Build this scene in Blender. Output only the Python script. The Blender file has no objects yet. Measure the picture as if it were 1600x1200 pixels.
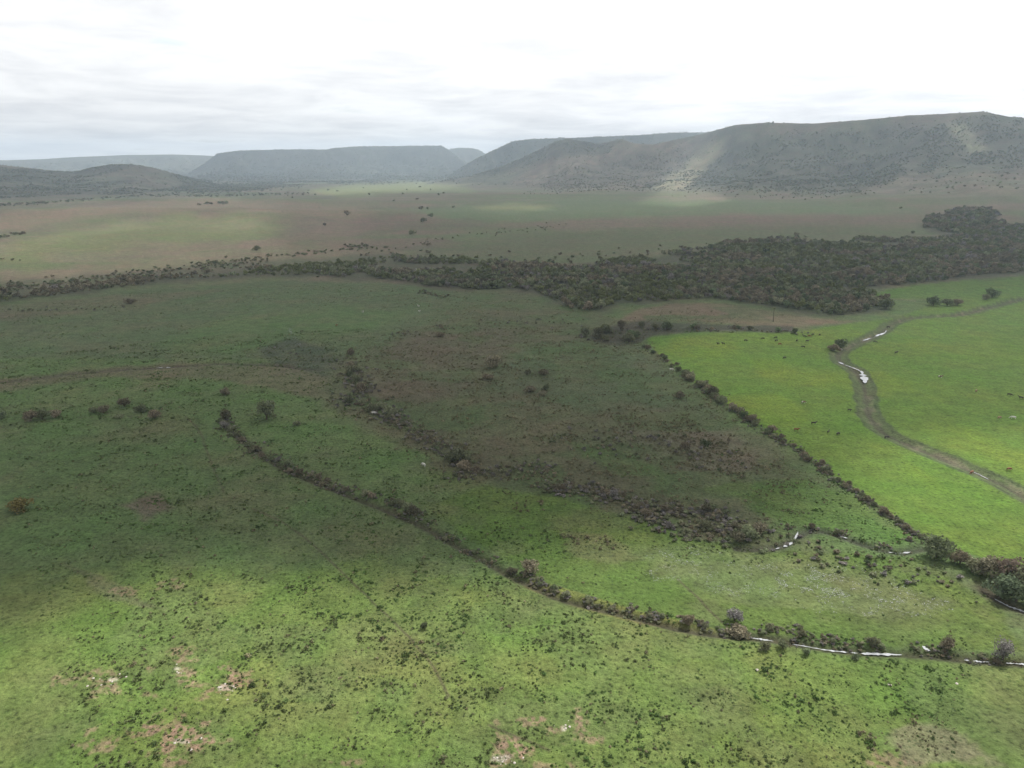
import bpy, math, random
import numpy as np
from mathutils import Vector, Matrix

S = bpy.context.scene
COL = S.collection
# ------------------------------------------------------------------ camera
H = 100.0                      # flying height above the plain, metres
F_PX, CX, CY = 1143.0, 800.0, 600.0
PITCH = math.atan(338.0 / F_PX)
cam_d = bpy.data.cameras.new('camera')
cam_d.sensor_width = 36.0
cam_d.lens = 36.0 * F_PX / 1600.0
cam_d.clip_start = 1.0
cam_d.clip_end = 90000.0
cam = bpy.data.objects.new('camera', cam_d)
COL.objects.link(cam)
cam.location = (0, 0, H)
cam.rotation_euler = (math.pi / 2 - PITCH, 0, 0)
S.camera = cam

# ------------------------------------------------------------------ sun, sky, exposure
SUN_EL, SUN_AZ = math.radians(50), math.radians(46)     # azimuth clockwise from +Y (view direction)
SUN_DIR = Vector((math.sin(SUN_AZ) * math.cos(SUN_EL), math.cos(SUN_AZ) * math.cos(SUN_EL), math.sin(SUN_EL)))
sd = bpy.data.lights.new('sun', 'SUN')
sd.energy = 5.0
sd.angle = math.radians(0.53)
sd.color = (1.0, 0.955, 0.88)
sun = bpy.data.objects.new('sun', sd)
COL.objects.link(sun)
sun.rotation_euler = (-SUN_DIR).to_track_quat('-Z', 'Y').to_euler()
sun.location = (0, 0, 6000)

S.view_settings.view_transform = 'Standard'
S.view_settings.look = 'None'
S.view_settings.gamma = 1.0
S.view_settings.use_curve_mapping = False
S.view_settings.exposure = 0.30
S.cycles.use_denoising = True
S.cycles.max_bounces = 6
S.cycles.diffuse_bounces = 3
S.cycles.glossy_bounces = 2
S.cycles.transmission_bounces = 4
S.cycles.volume_bounces = 1
S.cycles.transparent_max_bounces = 16

class NT:
    def __init__(s, tree):
        s.t = tree; tree.nodes.clear()
    def n(s, typ, **kw):
        nd = s.t.nodes.new(typ)
        for k, v in kw.items():
            if k.startswith('i_'):
                key = k[2:]
                key = int(key) if key.isdigit() else key.replace('_', ' ')
                nd.inputs[key].default_value = v
            else:
                setattr(nd, k, v)
        return nd
    def l(s, a, ai, b, bi):
        s.t.links.new(a.outputs[ai], b.inputs[bi])
    def math(s, op, a, b=None, clamp=False):
        m = s.n('ShaderNodeMath', operation=op, use_clamp=clamp)
        for k, v in enumerate((a, b)):
            if v is None: continue
            if isinstance(v, tuple): s.l(v[0], v[1], m, k)
            else: m.inputs[k].default_value = v
        return (m, 0)
    def mix(s, fac, a, b, blend='MIX'):
        m = s.n('ShaderNodeMix', data_type='RGBA', blend_type=blend)
        for k, v in ((0, fac), (6, a), (7, b)):
            if isinstance(v, tuple) and len(v) == 2 and not isinstance(v[0], (int, float)): s.l(v[0], v[1], m, k)
            elif k == 0: m.inputs[0].default_value = v
            else: m.inputs[k].default_value = (*v, 1) if len(v) == 3 else v
        return (m, 2)
    def ramp(s, src, stops):
        r = s.n('ShaderNodeValToRGB')
        e = r.color_ramp.elements
        while len(e) < len(stops): e.new(0.5)
        for k, (p, c) in enumerate(stops):
            e[k].position = p
            e[k].color = (*c, 1) if isinstance(c, tuple) else (c, c, c, 1)
        s.l(src[0], src[1], r, 0)
        return (r, 0)

world = bpy.data.worlds.new('World')
S.world = world
world.use_nodes = True
w = NT(world.node_tree)
out = w.n('ShaderNodeOutputWorld')
bg = w.n('ShaderNodeBackground')
sky = w.n('ShaderNodeTexSky', sky_type='NISHITA', sun_disc=False)
sky.sun_elevation = SUN_EL
sky.sun_rotation = SUN_AZ
sky.altitude = 200; sky.dust_density = 2.0
tc = w.n('ShaderNodeTexCoord')
sep = w.n('ShaderNodeSeparateXYZ'); w.l(tc, 'Generated', sep, 0)
zc = w.math('ADD', w.math('MAXIMUM', (sep, 2), 0.0), 0.075)
u = w.math('DIVIDE', (sep, 0), zc); v = w.math('DIVIDE', (sep, 1), zc)
cmb = w.n('ShaderNodeCombineXYZ'); w.l(*u, cmb, 0); w.l(*v, cmb, 1)
n1 = w.n('ShaderNodeTexNoise', i_Scale=1.05, i_Detail=9.0, i_Roughness=0.60, i_Distortion=0.35); w.l(cmb, 0, n1, 'Vector')
n2 = w.n('ShaderNodeTexNoise', i_Scale=0.16, i_Detail=3.0, i_Roughness=0.5); w.l(cmb, 0, n2, 'Vector')
# general brightening of the cloud sheet towards the sun
dot = w.n('ShaderNodeVectorMath', operation='DOT_PRODUCT'); w.l(tc, 'Generated', dot, 0); dot.inputs[1].default_value = SUN_DIR
dpos = w.math('MAXIMUM', (dot, 'Value'), 0.0)
glow = w.math('MULTIPLY', w.math('POWER', dpos, 4.0), 0.9)
glow2 = w.math('MULTIPLY', w.math('POWER', dpos, 40.0), 2.5)
dens = w.math('ADD', w.math('MULTIPLY', (n1, 'Fac'), 0.62), w.math('MULTIPLY', (n2, 'Fac'), 0.38))
cl = w.ramp(dens, [(0.36, (1.06, 1.055, 1.05)), (0.46, (0.96, 0.955, 0.955)), (0.54, (0.85, 0.85, 0.86)), (0.64, (0.73, 0.735, 0.755))])
gsum = w.math('ADD', w.math('ADD', glow, glow2), 1.0)
gv = w.n('ShaderNodeCombineXYZ')
for k in range(3): w.l(*gsum, gv, k)
cl = w.mix(1.0, cl, (gv, 0), 'MULTIPLY')
skyc = w.n('ShaderNodeVectorMath', operation='SCALE'); w.l(sky, 0, skyc, 0); skyc.inputs['Scale'].default_value = 0.13
# thin places of the cloud sheet let some blue through
thin = w.ramp(dens, [(0.33, 0.55), (0.40, 0.0)])
HOLE = (-0.3872, 0.9116, 0.1380)
hz_ = HOLE[2] + 0.075
du = w.math('DIVIDE', w.math('SUBTRACT', u, HOLE[0] / hz_), 0.17); dv = w.math('DIVIDE', w.math('SUBTRACT', v, HOLE[1] / hz_), 0.16)
rr2 = w.math('ADD', w.math('MULTIPLY', du, du), w.math('MULTIPLY', dv, dv))
nh = w.n('ShaderNodeTexNoise', i_Scale=5.0, i_Detail=4.0); w.l(cmb, 0, nh, 'Vector')
hole = w.ramp(w.math('ADD', rr2, w.math('MULTIPLY', (nh, 'Fac'), 1.2)), [(0.45, 0.5), (1.0, 0.0)])
cl = w.mix(hole, cl, (0.72, 0.86, 0.97))
allc = w.mix(thin, cl, (skyc, 0))
w.l(*allc, bg, 0)
bg.inputs['Strength'].default_value = 1.0
w.l(bg, 0, out, 'Surface')

# ------------------------------------------------------------------ numeric helpers
rng = np.random.default_rng(7)
random.seed(7)
_lat = {}
def vnoise(x, y, seed=0):
    if seed not in _lat:
        _lat[seed] = np.random.default_rng(1000 + seed).random((256, 256))
    L = _lat[seed]
    xi = np.floor(x).astype(np.int64); yi = np.floor(y).astype(np.int64)
    fx = x - xi; fy = y - yi
    fx = fx * fx * (3 - 2 * fx); fy = fy * fy * (3 - 2 * fy)
    a = L[yi & 255, xi & 255]; b = L[yi & 255, (xi + 1) & 255]
    c = L[(yi + 1) & 255, xi & 255]; d = L[(yi + 1) & 255, (xi + 1) & 255]
    return (a * (1 - fx) + b * fx) * (1 - fy) + (c * (1 - fx) + d * fx) * fy
def fbm(x, y, octv=4, seed=0, gain=0.5):
    s = 0; a = 1; t = 0
    for k in range(octv):
        s = s + a * vnoise(x * 2 ** k + 17.3 * k, y * 2 ** k + 5.7 * k, seed + k)
        t += a; a *= gain
    return s / t                      # 0..1, mean 0.5
def sstep(a, b, x):
    t = np.clip((x - a) / (b - a), 0, 1)
    return t * t * (3 - 2 * t)
cp, sp = math.cos(PITCH), math.sin(PITCH)
def px_dir(px, py):
    px = np.asarray(px, float); py = np.asarray(py, float)
    rx = (px - CX) / F_PX; ru = (CY - py) / F_PX
    fy_ = cp + ru * sp; fz = -sp + ru * cp
    az = np.arctan2(rx, fy_); hor = np.hypot(rx, fy_)
    return az, fz / hor              # azimuth and slope
def project(x, y, z):
    d = y * cp - (z - H) * sp
    d = np.where(d < 1e-3, 1e-3, d)
    up = y * sp + (z - H) * cp
    return CX + F_PX * x / d, CY - F_PX * up / d

# ------------------------------------------------------------------ terrain heights
HILLS = [  # name, crest profile (px, py), distance of crest, distance of foot (per point), steep top share
 ('hill_right', [(640,291),(690,285),(740,276),(790,259),(840,236),(868,221),(888,217),(910,221),(935,226),(955,221),(972,217),(990,224),(1020,226),(1060,217),(1100,208),(1150,194),(1200,191),(1270,193),(1350,187),(1420,180),(1500,176),(1535,174),(1575,182),(1620,187),(1720,186),(1850,200)],
   [4700,4700,4700,4650,4600,4500,4450,4450,4400,4350,4300,4250,4200,4150,4050,3900,3850,3800,3750,3700,3650,3650,3600,3600,3600,3600],
   [3800,3750,3700,3600,3400,3300,3250,3250,3200,3150,3150,3150,3100,3050,3000,2900,2800,2700,2500,2350,2250,2200,2200,2150,2150,2150], 0.12),
 ('mesa_behind', [(690,284),(730,256),(765,238),(800,221),(830,217),(900,215),(1000,211),(1050,207),(1110,206),(1200,205),(1300,205)],
   [6600]*11, [5300]*11, 0.22),
 ('mesa_middle', [(285,278),(310,262),(340,240),(370,235.5),(440,233.5),(510,234),(520,231.5),(560,228.5),(620,228),(690,227.5),(698,232),(715,246),(760,275)],
   [8600]*13, [6700]*13, 0.15),
 ('mesa_small', [(650,262),(690,236),(715,231),(740,231.5),(752,236),(780,256),(800,270)], [9800]*7, [8300]*7, 0.25),
 ('mesa_far', [(-400,252),(-200,251),(0,250),(60,249),(130,245),(200,242),(270,241.5),(330,243.5),(400,247),(470,262)],
   [10400]*10, [8300]*10, 0.12),
 ('hill_left', [(-400,250),(-200,254),(-60,256),(0,258),(40,262),(80,268),(115,270),(145,262),(175,257),(205,256.5),(240,262),(275,273),(310,285),(345,293),(390,299)],
   [4300]*15, [3000,3000,3000,3000,3000,3100,3200,3200,3200,3300,3400,3500,3600,3700,3800], 0.1),
]
hill_tab = []
for nm, prof, Ds, Fs, st in HILLS:
    azs, zs = [], []
    for (a, b), D in zip(prof, Ds):
        az, sl = px_dir(a, b)
        azs.append(float(az)); zs.append(H + D * float(sl))
    hill_tab.append((nm, np.array(azs), np.array(zs), np.array(Ds, float), np.array(Fs, float), st))

def pgauss(x, y, px, py, r_guess, sx, sy, h, rot=0.0):
    az, _ = px_dir(px, py)
    cx, cy = r_guess * math.sin(az), r_guess * math.cos(az)
    dx, dy = x - cx, y - cy
    c, s = math.cos(rot), math.sin(rot)
    u_, v_ = dx * c + dy * s, -dx * s + dy * c
    return h * np.exp(-(u_ / sx) ** 2 - (v_ / sy) ** 2)

def base_height(x, y):
    r = np.hypot(x, y)
    z = 0.9 * (fbm(x / 70, y / 70, 3, 3) - 0.5) + 0.28 * (fbm(x / 9, y / 9, 3, 11) - 0.5)
    # gentle rolls on the far side of the river
    far = sstep(900, 1500, r)
    z = z + far * 8 * (fbm(x / 520, y / 520, 3, 21) - 0.5)
    z = z + pgauss(x, y, 150, 330, 1750, 620, 210, 19, 0.10)
    z = z + pgauss(x, y, 330, 320, 2300, 560, 190, 17, -0.05)
    z = z + pgauss(x, y, 60, 400, 1250, 360, 150, 7, 0.15)
    z = z + pgauss(x, y, 1000, 300, 2700, 900, 350, 14, 0.0)
    z = z + pgauss(x, y, 1650, 300, 2100, 800, 600, 30, 0.0)
    z = z - 1.5 * sstep(300, 600, r) * sstep(900, 600, r)
    return z
def hills_height(x, y):
    az = np.arctan2(x, y); r = np.hypot(x, y)
    best = np.zeros_like(x); who = np.full(x.shape, -1)
    for k, (nm, azs, zs, Ds, Fs, st) in enumerate(hill_tab):
        Z = np.interp(az, azs, zs); D = np.interp(az, azs, Ds); Fo = np.interp(az, azs, Fs)
        end = sstep(azs[0] - 0.05, azs[0], az) * sstep(azs[-1] + 0.12, azs[-1], az)
        lat = az * D
        wob = fbm(lat / 420, r / 900, 3, 31 + k) - 0.5
        Fo = Fo - 0.30 * (D - Fo)
        Fo = Fo + wob * (D - Fo) * 0.7
        s = (r - Fo) / (D - Fo)
        sc = np.clip(s, 0, 1)
        p = (1 - st) * (0.24 * sc + 0.76 * sc ** 2.1) * 1.0 + st * sstep(0.70, 1.0, sc)
        rid = np.abs(fbm(lat / 230 + 0.4 * wob * 6, r / 700, 4, 41 + k) - 0.5) * 2
        rid2 = fbm(x / 90, y / 90, 3, 51 + k) - 0.5
        amp = np.clip(4 * sc * (1 - sc), 0, 1)
        h = Z * (p * (1 - 0.42 * amp * (0.75 - 1.4 * rid)) + 0.07 * amp * rid2)
        back = 1 - 0.12 * np.clip(s - 1, 0, 1.5) - 0.82 * sstep(2.0, 4.5, s)
        h = np.where(s > 1, Z * back, h) * end
        h = np.where(s <= 0, 0, h)
        m = h > best
        who = np.where(m & (h > 6), k, who)
        best = np.maximum(best, h)
    return best, who

# stream / ditch centre lines as read on the survey (px, py)
DITCH = [(350,660),(372,684),(402,708),(440,732),(480,750),(520,768),(560,782),(600,797),(650,818),(700,845),(740,868),(775,890),(815,912),(860,932),(905,945),(950,958),(1000,971),(1060,983),(1110,990),(1160,996),(1210,1002),(1265,1008),(1320,1015),(1380,1021),(1440,1024),(1500,1028),(1560,1033),(1640,1041)]
MARSH_BROOK = [(1150,860),(1185,861),(1213,860),(1236,852),(1246,838),(1262,829),(1290,832),(1320,842),(1350,853),(1378,861),(1400,866),(1422,864),(1445,858)]
PASTURE_BROOK = [(1700,452),(1600,465),(1545,478),(1500,490),(1440,492),(1400,497),(1383,508),(1381,518),(1366,525),(1350,531),(1322,540),(1304,552),(1300,560),(1311,566),(1330,573),(1344,582),(1351,595),(1350,612),(1354,632),(1361,655),(1372,672),(1395,684),(1430,699),(1470,716),(1520,735),(1570,758),(1620,785)]
WEST_BROOK = [(-60,604),(0,598),(60,590),(120,583),(180,578),(250,575),(310,571),(360,569),(430,571),(500,580)]
WEST_GUT = [(1540,925),(1565,944),(1600,957),(1650,975)]

def flat_xy(px, py, z=0.0):
    az, sl = px_dir(px, py)
    r = (z - H) / np.minimum(sl, -0.004)
    return r * np.sin(az), r * np.cos(az)
def smooth_line(pts, step=6):
    p = np.array(pts, float)
    d = np.r_[0, np.cumsum(np.hypot(*np.diff(p, axis=0).T))]
    t = np.linspace(0, d[-1], max(4, int(d[-1] / step)))
    q = np.c_[np.interp(t, d, p[:, 0]), np.interp(t, d, p[:, 1])]
    for _ in range(2):
        q[1:-1] = 0.25 * q[:-2] + 0.5 * q[1:-1] + 0.25 * q[2:]
    return q
def seg_dist(x, y, line):
    best = np.full(x.shape, 1e9)
    for (a, b), (c, d) in zip(line[:-1], line[1:]):
        vx, vy = c - a, d - b
        t = np.clip(((x - a) * vx + (y - b) * vy) / (vx * vx + vy * vy + 1e-12), 0, 1)
        best = np.minimum(best, (x - a - t * vx) ** 2 + (y - b - t * vy) ** 2)
    return np.sqrt(best)
def world_line(pts, step=14):
    q = smooth_line(pts, step)
    X, Y = flat_xy(q[:, 0], q[:, 1], -0.5)
    X = X + 1.6 * (vnoise(X / 14, Y / 14, 60) - 0.5); Y = Y + 1.6 * (vnoise(X / 14 + 9, Y / 14, 61) - 0.5)
    return np.c_[X, Y]
CH = [(world_line(DITCH), 1.5, 0.75), (world_line(MARSH_BROOK), 1.4, 0.6), (world_line(PASTURE_BROOK), 3.4, 1.1),
      (world_line(WEST_BROOK), 1.6, 0.6), (world_line(WEST_GUT), 1.6, 0.6)]

azd = np.radians(np.concatenate([np.arange(-180, -44, 4.0), np.arange(-44, 44.001, 0.105), np.arange(46, 180.1, 4.0)]))
azd[-1] = np.pi
rr = [12.0]
while rr[-1] < 36000:
    r = rr[-1]
    step = max(0.35, min(r * r / H * math.radians(0.105), r * 0.045))
    if 2100 < r < 5000: step = min(step, 21)
    elif 5000 <= r < 11000: step = min(step, 45)
    elif r >= 11000: step = min(step, 1500)
    rr.append(r + step)
RR = np.array([0.5] + rr)
AZ, RG = np.meshgrid(azd, RR)
GX, GY = RG * np.sin(AZ), RG * np.cos(AZ)
HZ, WHO = hills_height(GX, GY)
GZ = base_height(GX, GY) + HZ
chd = []
for line, wd, dp in CH:
    x0, x1, y0, y1 = line[:, 0].min() - 25, line[:, 0].max() + 25, line[:, 1].min() - 25, line[:, 1].max() + 25
    m = (GX > x0) & (GX < x1) & (GY > y0) & (GY < y1)
    d = np.full(GX.shape, 1e3)
    d[m] = seg_dist(GX[m], GY[m], line)
    chd.append(d)
    GZ -= dp * np.exp(-(d / wd) ** 2)
def zt(x, y):
    x = np.asarray(x, float); y = np.asarray(y, float)
    a = np.arctan2(x, y); r = np.hypot(x, y)
    i = np.clip(np.searchsorted(RR, r) - 1, 0, len(RR) - 2); j = np.clip(np.searchsorted(azd, a) - 1, 0, len(azd) - 2)
    fr = np.clip((r - RR[i]) / (RR[i + 1] - RR[i]), 0, 1); fa = np.clip((a - azd[j]) / (azd[j + 1] - azd[j]), 0, 1)
    return (GZ[i, j] * (1 - fr) + GZ[i + 1, j] * fr) * (1 - fa) + (GZ[i, j + 1] * (1 - fr) + GZ[i + 1, j + 1] * fr) * fa
def P(px, py):
    """world point on the terrain seen at a survey pixel"""
    az, sl = px_dir(px, py)
    z = np.zeros_like(az, dtype=float)
    for _ in range(12):
        r = np.clip((z - H) / np.minimum(sl, -0.002), 5, 30000)
        z = 0.5 * z + 0.5 * zt(r * np.sin(az), r * np.cos(az))
    x, y = r * np.sin(az), r * np.cos(az)
    return x, y, zt(x, y)

# ------------------------------------------------------------------ land cover of the survey
PX, PY = project(GX, GY, GZ)
infront = (np.abs(AZ) < math.radians(44))
def inside(poly, x, y):
    r = np.zeros(x.shape, bool)
    n = len(poly)
    for k in range(n):
        x1, y1 = poly[k]; x2, y2 = poly[(k + 1) % n]
        if y1 == y2: continue
        c = ((y1 > y) != (y2 > y)) & (x < (x2 - x1) * (y - y1) / (y2 - y1) + x1)
        r ^= c
    return r
WN1 = fbm(PX / 46, PY / 20, 4, 70) - 0.5
WN2 = fbm(PX / 46 + 40, PY / 20, 4, 75) - 0.5
def mask(poly, soft=6, warp=16, x=None, y=None, w1=None, w2=None):
    """soft mask of a land-cover outline"""
    if x is None:
        x, y, w1, w2 = PX, PY, WN1, WN2
    xx = x + warp * 1.6 * w1; yy = y + warp * 0.9 * w2
    p = np.array(poly, float)
    m = (xx > p[:, 0].min() - soft) & (xx < p[:, 0].max() + soft) & (yy > p[:, 1].min() - soft) & (yy < p[:, 1].max() + soft)
    o = np.zeros(x.shape)
    if m.any():
        # vertical distances matter more in a foreshortened view
        q = p * np.array([1.0, 2.0]); q = np.vstack([q, q[:1]])
        d = seg_dist(xx[m], yy[m] * 2.0, q)
        ins = inside(poly, xx[m], yy[m])
        o[m] = sstep(-soft, soft, np.where(ins, d, -d))
    return o
A = np.zeros(GX.shape + (3,)); A[:] = (0.105, 0.125, 0.062)
def paint(m, col, k=1.0):
    m = (m * k)[..., None]
    A[:] = A * (1 - m) + np.array(col) * m
GRASS = (0.086, 0.130, 0.046); LUSH = (0.088, 0.150, 0.024); OLIVE = (0.105, 0.118, 0.052); DARKG = (0.060, 0.092, 0.036)
BROWN = (0.102, 0.092, 0.058); RED = (0.145, 0.112, 0.084); STRAW = (0.185, 0.150, 0.095); SCRUB = (0.075, 0.070, 0.052)
SOIL = (0.25, 0.175, 0.125); ROCK = (0.52, 0.46, 0.40); MUD = (0.13, 0.105, 0.075)
big = fbm(GX / 60, GY / 60, 4, 80); mid = fbm(GX / 14, GY / 14, 4, 84); wide = fbm(GX / 420, GY / 420, 4, 88)
near = PY > 470
paint(near * 1.0, GRASS)
# ---- far plain
paint((~near) * 1.0, (0.126, 0.118, 0.074))
paint((~near) * sstep(0.47, 0.60, fbm(GX / 260, GY / 420, 4, 90)), (0.112, 0.130, 0.064), 0.9)
paint((~near) * sstep(0.54, 0.64, fbm(GX / 200 + 3, GY / 330, 4, 94)), RED, 0.75)
paint((~near) * sstep(0.52, 0.62, fbm(GX / 520, GY / 70, 4, 200)), (0.100, 0.126, 0.060), 0.8)
paint((~near) * sstep(0.54, 0.66, fbm(GX / 420 + 5, GY / 60, 4, 204)), (0.170, 0.140, 0.100), 0.5)
paint((~near) * sstep(0.58, 0.68, fbm(GX / 90, GY / 50, 4, 208)), (0.085, 0.084, 0.056), 0.4)
paint(mask([(-300,400),(0,392),(60,372),(180,345),(300,338),(440,338),(430,360),(300,372),(150,392),(60,408),(-300,440)], 26, 50), (0.128, 0.142, 0.064), 0.8)
paint(mask([(-300,345),(0,340),(150,318),(320,310),(480,318),(600,328),(560,345),(380,330),(200,332),(0,362),(-300,380)], 10, 12), (0.175, 0.135, 0.095), 0.8)
paint(mask([(180,402),(420,385),(560,368),(700,340),(640,322),(560,340),(440,370),(260,392)], 14, 14), RED, 0.8)
paint(mask([(480,300),(540,288),(660,284),(730,290),(740,300),(620,303),(540,310)], 8, 8), (0.145, 0.165, 0.075), 0.9)
paint(mask([(620,330),(730,318),(900,312),(1100,312),(1300,318),(1440,330),(1300,338),(1050,336),(880,345),(760,345)], 10, 10), (0.105, 0.140, 0.070), 0.85)
paint(mask([(735,322),(800,318),(870,321),(850,328),(760,328)], 8, 14), (0.160, 0.165, 0.080), 0.7)
paint(mask([(760,352),(1000,338),(1300,335),(1440,340),(1400,350),(1100,352),(900,360)], 8, 10), RED, 0.7)
paint(mask([(640,400),(760,370),(900,360),(1200,355),(1440,350),(1430,372),(1100,385),(900,410),(740,405)], 12, 14), (0.100, 0.112, 0.060), 0.8)
paint(mask([(0,440),(200,428),(420,410),(560,400),(640,404),(600,385),(420,392),(250,405),(0,425)], 8, 12), (0.150, 0.125, 0.085), 0.7)
# ---- mid ground
paint(mask([(-300,520),(-300,490),(0,478),(200,455),(420,440),(560,440),(700,452),(860,462),(900,500),(1020,545),(600,560),(300,560),(0,560)], 6, 8), (0.082, 0.110, 0.052))
paint(mask([(-300,480),(0,478),(120,466),(340,452),(260,470),(120,490),(0,500),(-300,520)], 8, 12), (0.105, 0.105, 0.060), 0.8)
paint(mask([(240,535),(350,495),(560,480),(640,490),(560,520),(430,548),(300,556)], 14, 14), (0.078, 0.124, 0.044), 0.8)
paint(mask([(400,548),(450,530),(520,545),(560,560),(620,545),(640,575),(560,600),(440,585)], 10, 14), (0.055, 0.070, 0.044), 0.9)
paint(mask([(-300,585),(0,590),(250,567),(450,570),(540,600),(520,630),(350,592),(150,590),(0,612),(-300,620)], 8, 12), (0.110, 0.100, 0.060), 0.8)
paint(mask([(520,560),(620,530),(760,455),(860,470),(950,495),(1040,470),(1160,478),(1240,495),(1400,500),(1260,515),(1010,522),(920,530),(1000,545),(1060,600),(1200,690),(1300,760),(1250,800),(1190,850),(1060,835),(880,770),(740,760),(650,700),(560,650),(500,640)], 26, 50), (0.088, 0.098, 0.052))
paint(mask([(760,600),(800,555),(900,530),(1000,540),(1060,590),(1120,650),(1000,630),(880,640),(800,640)], 12, 24), (0.075, 0.100, 0.050), 0.9)
paint(mask([(1000,482),(1100,472),(1240,492),(1330,503),(1240,512),(1100,505),(960,500)], 6, 10), (0.150, 0.118, 0.078), 0.9)
paint(mask([(560,560),(640,525),(760,520),(820,545),(740,600),(660,640),(600,640),(560,610)], 24, 50), (0.105, 0.090, 0.062), 0.6)
paint(mask([(940,640),(1060,640),(1130,690),(1240,740),(1180,760),(1060,740),(980,690)], 20, 60), (0.130, 0.110, 0.082), 0.6)
paint(mask([(620,690),(700,660),(850,700),(960,730),(1100,790),(1180,830),(1060,835),(960,790),(820,745),(700,745)], 20, 50), (0.088, 0.080, 0.050), 0.6)
paint(mask([(880,690),(960,700),(1060,750),(960,745)], 8, 20), (0.070, 0.110, 0.036), 0.8)
paint(mask([(520,560),(760,455),(1240,495),(1010,522),(1300,760),(1190,850),(1060,835),(740,760),(560,650)], 24, 40) * sstep(0.48, 0.58, fbm(GX / 34, GY / 22, 4, 191)), (0.072, 0.104, 0.042), 0.75)
paint(mask([(560,600),(700,560),(900,640),(960,720),(740,740),(600,680)], 24, 50) * sstep(0.5, 0.62, fbm(GX / 16, GY / 16, 4, 195)), (0.120, 0.110, 0.068), 0.5)
# green meadows around the marsh
paint(mask([(660,790),(760,760),(880,780),(1000,812),(1060,838),(1180,860),(1290,862),(1440,872),(1560,950),(1600,1020),(1400,1010),(1200,990),(1000,958),(860,915),(780,870)], 8, 14), (0.084, 0.132, 0.032))
paint(mask([(1100,760),(1250,745),(1330,775),(1440,845),(1400,850),(1300,830),(1230,820)], 10, 16), (0.072, 0.125, 0.030), 0.9)
paint(mask([(870,830),(960,840),(1000,870),(930,880),(890,860)], 8, 22), (0.140, 0.125, 0.075), 0.4)
paint(mask([(980,860),(1080,850),(1290,880),(1420,920),(1500,950),(1380,965),(1200,945),(1060,910)], 14, 26), (0.115, 0.150, 0.060), 0.6)
# right pasture, close-cropped grass
PASTURE = [(1008,527),(1090,520),(1250,519),(1330,505),(1400,497),(1480,470),(1345,462),(1420,447),(1520,437),(1620,430),(1900,415),(1900,960),(1620,895),(1560,880),(1500,860),(1445,838),(1380,795),(1310,748),(1240,697),(1160,648),(1075,590),(1030,555)]
pm = mask(PASTURE, 2.2, 2.5)
paint(pm, LUSH)
paint(pm * sstep(0.45, 0.62, fbm(GX / 36, GY / 50, 4, 97)), (0.116, 0.168, 0.022), 0.7)
paint(pm * sstep(560, 470, PY), (0.085, 0.145, 0.036), 0.8)
paint(pm * mask([(1440,470),(1600,462),(1900,450),(1900,640),(1600,620),(1450,560)], 20, 20), (0.090, 0.150, 0.030), 0.5)
# left slope in cloud shade painted duller, sunlit open foreground painted lighter
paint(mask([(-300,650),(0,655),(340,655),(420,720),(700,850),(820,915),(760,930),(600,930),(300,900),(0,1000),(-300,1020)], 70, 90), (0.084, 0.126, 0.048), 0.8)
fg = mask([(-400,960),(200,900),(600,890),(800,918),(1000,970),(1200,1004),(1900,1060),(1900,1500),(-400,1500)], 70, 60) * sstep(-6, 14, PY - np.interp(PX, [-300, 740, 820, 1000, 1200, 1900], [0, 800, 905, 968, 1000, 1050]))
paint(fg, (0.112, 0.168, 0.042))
paint(fg * sstep(0.46, 0.62, big), (0.146, 0.174, 0.058), 0.8)
paint(fg * sstep(0.50, 0.66, mid), (0.095, 0.160, 0.036), 0.6)
paint(near * (1 - pm) * sstep(0.55, 0.70, mid), (0.120, 0.125, 0.066), 0.3)
paint(near * (1 - pm) * sstep(0.55, 0.72, fbm(GX / 30 + 9, GY / 30, 4, 101)), BROWN, 0.2)
paint(mask([(830,905),(900,925),(1000,955),(1120,982),(1120,992),(1000,975),(900,950),(820,918)], 3, 4), (0.155, 0.165, 0.045), 0.7)
paint(mask([(1390,1150),(1440,1130),(1520,1150),(1560,1190),(1420,1200)], 12, 30), (0.210, 0.175, 0.125), 0.7)
paint(mask([(190,790),(240,770),(270,790),(230,810)], 10, 22), (0.105, 0.085, 0.066), 0.8)
paint(mask([(110,880),(170,910),(260,960),(170,940)], 10, 30), (0.110, 0.100, 0.070), 0.5)
# bare places with stones
SOILS = [(160,1065,34,12),(225,1060,14,8),(185,1072,12,6),(276,1018,14,9),(284,1050,12,7),(348,1072,24,14),(375,1058,24,7),(272,915,18,5),(285,1158,26,10),(300,1150,30,9),(205,1145,28,8),(150,1168,18,5),(268,1190,14,6),(245,1130,26,8),
         (880,1140,22,12),(890,1128,10,5),(815,1170,14,10),(795,1160,14,7),(785,1186,22,9),(870,1200,26,8),(930,1152,22,5),(1380,1195,20,8),(230,1087,12,4),(520,1190,20,5),(1180,985,1,1),(820,1128,28,4),(190,925,12,4)]
for cx_, cy_, a_, b_ in SOILS:
    dd = np.hypot((PX - cx_) / a_, (PY - cy_) / b_)
    mm = sstep(1.5, 0.4, dd * 0.8 + 5.0 * (fbm(GX / 2.6, GY / 2.6, 4, 110) - 0.5)) * sstep(0.36, 0.56, fbm(GX / 0.8, GY / 0.8, 2, 112))
    paint(mm, SOIL, 0.62)
for cx_, cy_, a_, b_ in [(352,1074,12,8),(785,1186,16,7),(175,1062,10,5),(285,1158,12,4),(276,1045,6,4),(882,1138,5,4)]:
    dd = np.hypot((PX - cx_) / a_, (PY - cy_) / b_)
    paint(sstep(1.0, 0.5, dd + 1.6 * (fbm(GX / 1.2, GY / 1.2, 4, 115) - 0.5)), ROCK, 0.45)
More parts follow.
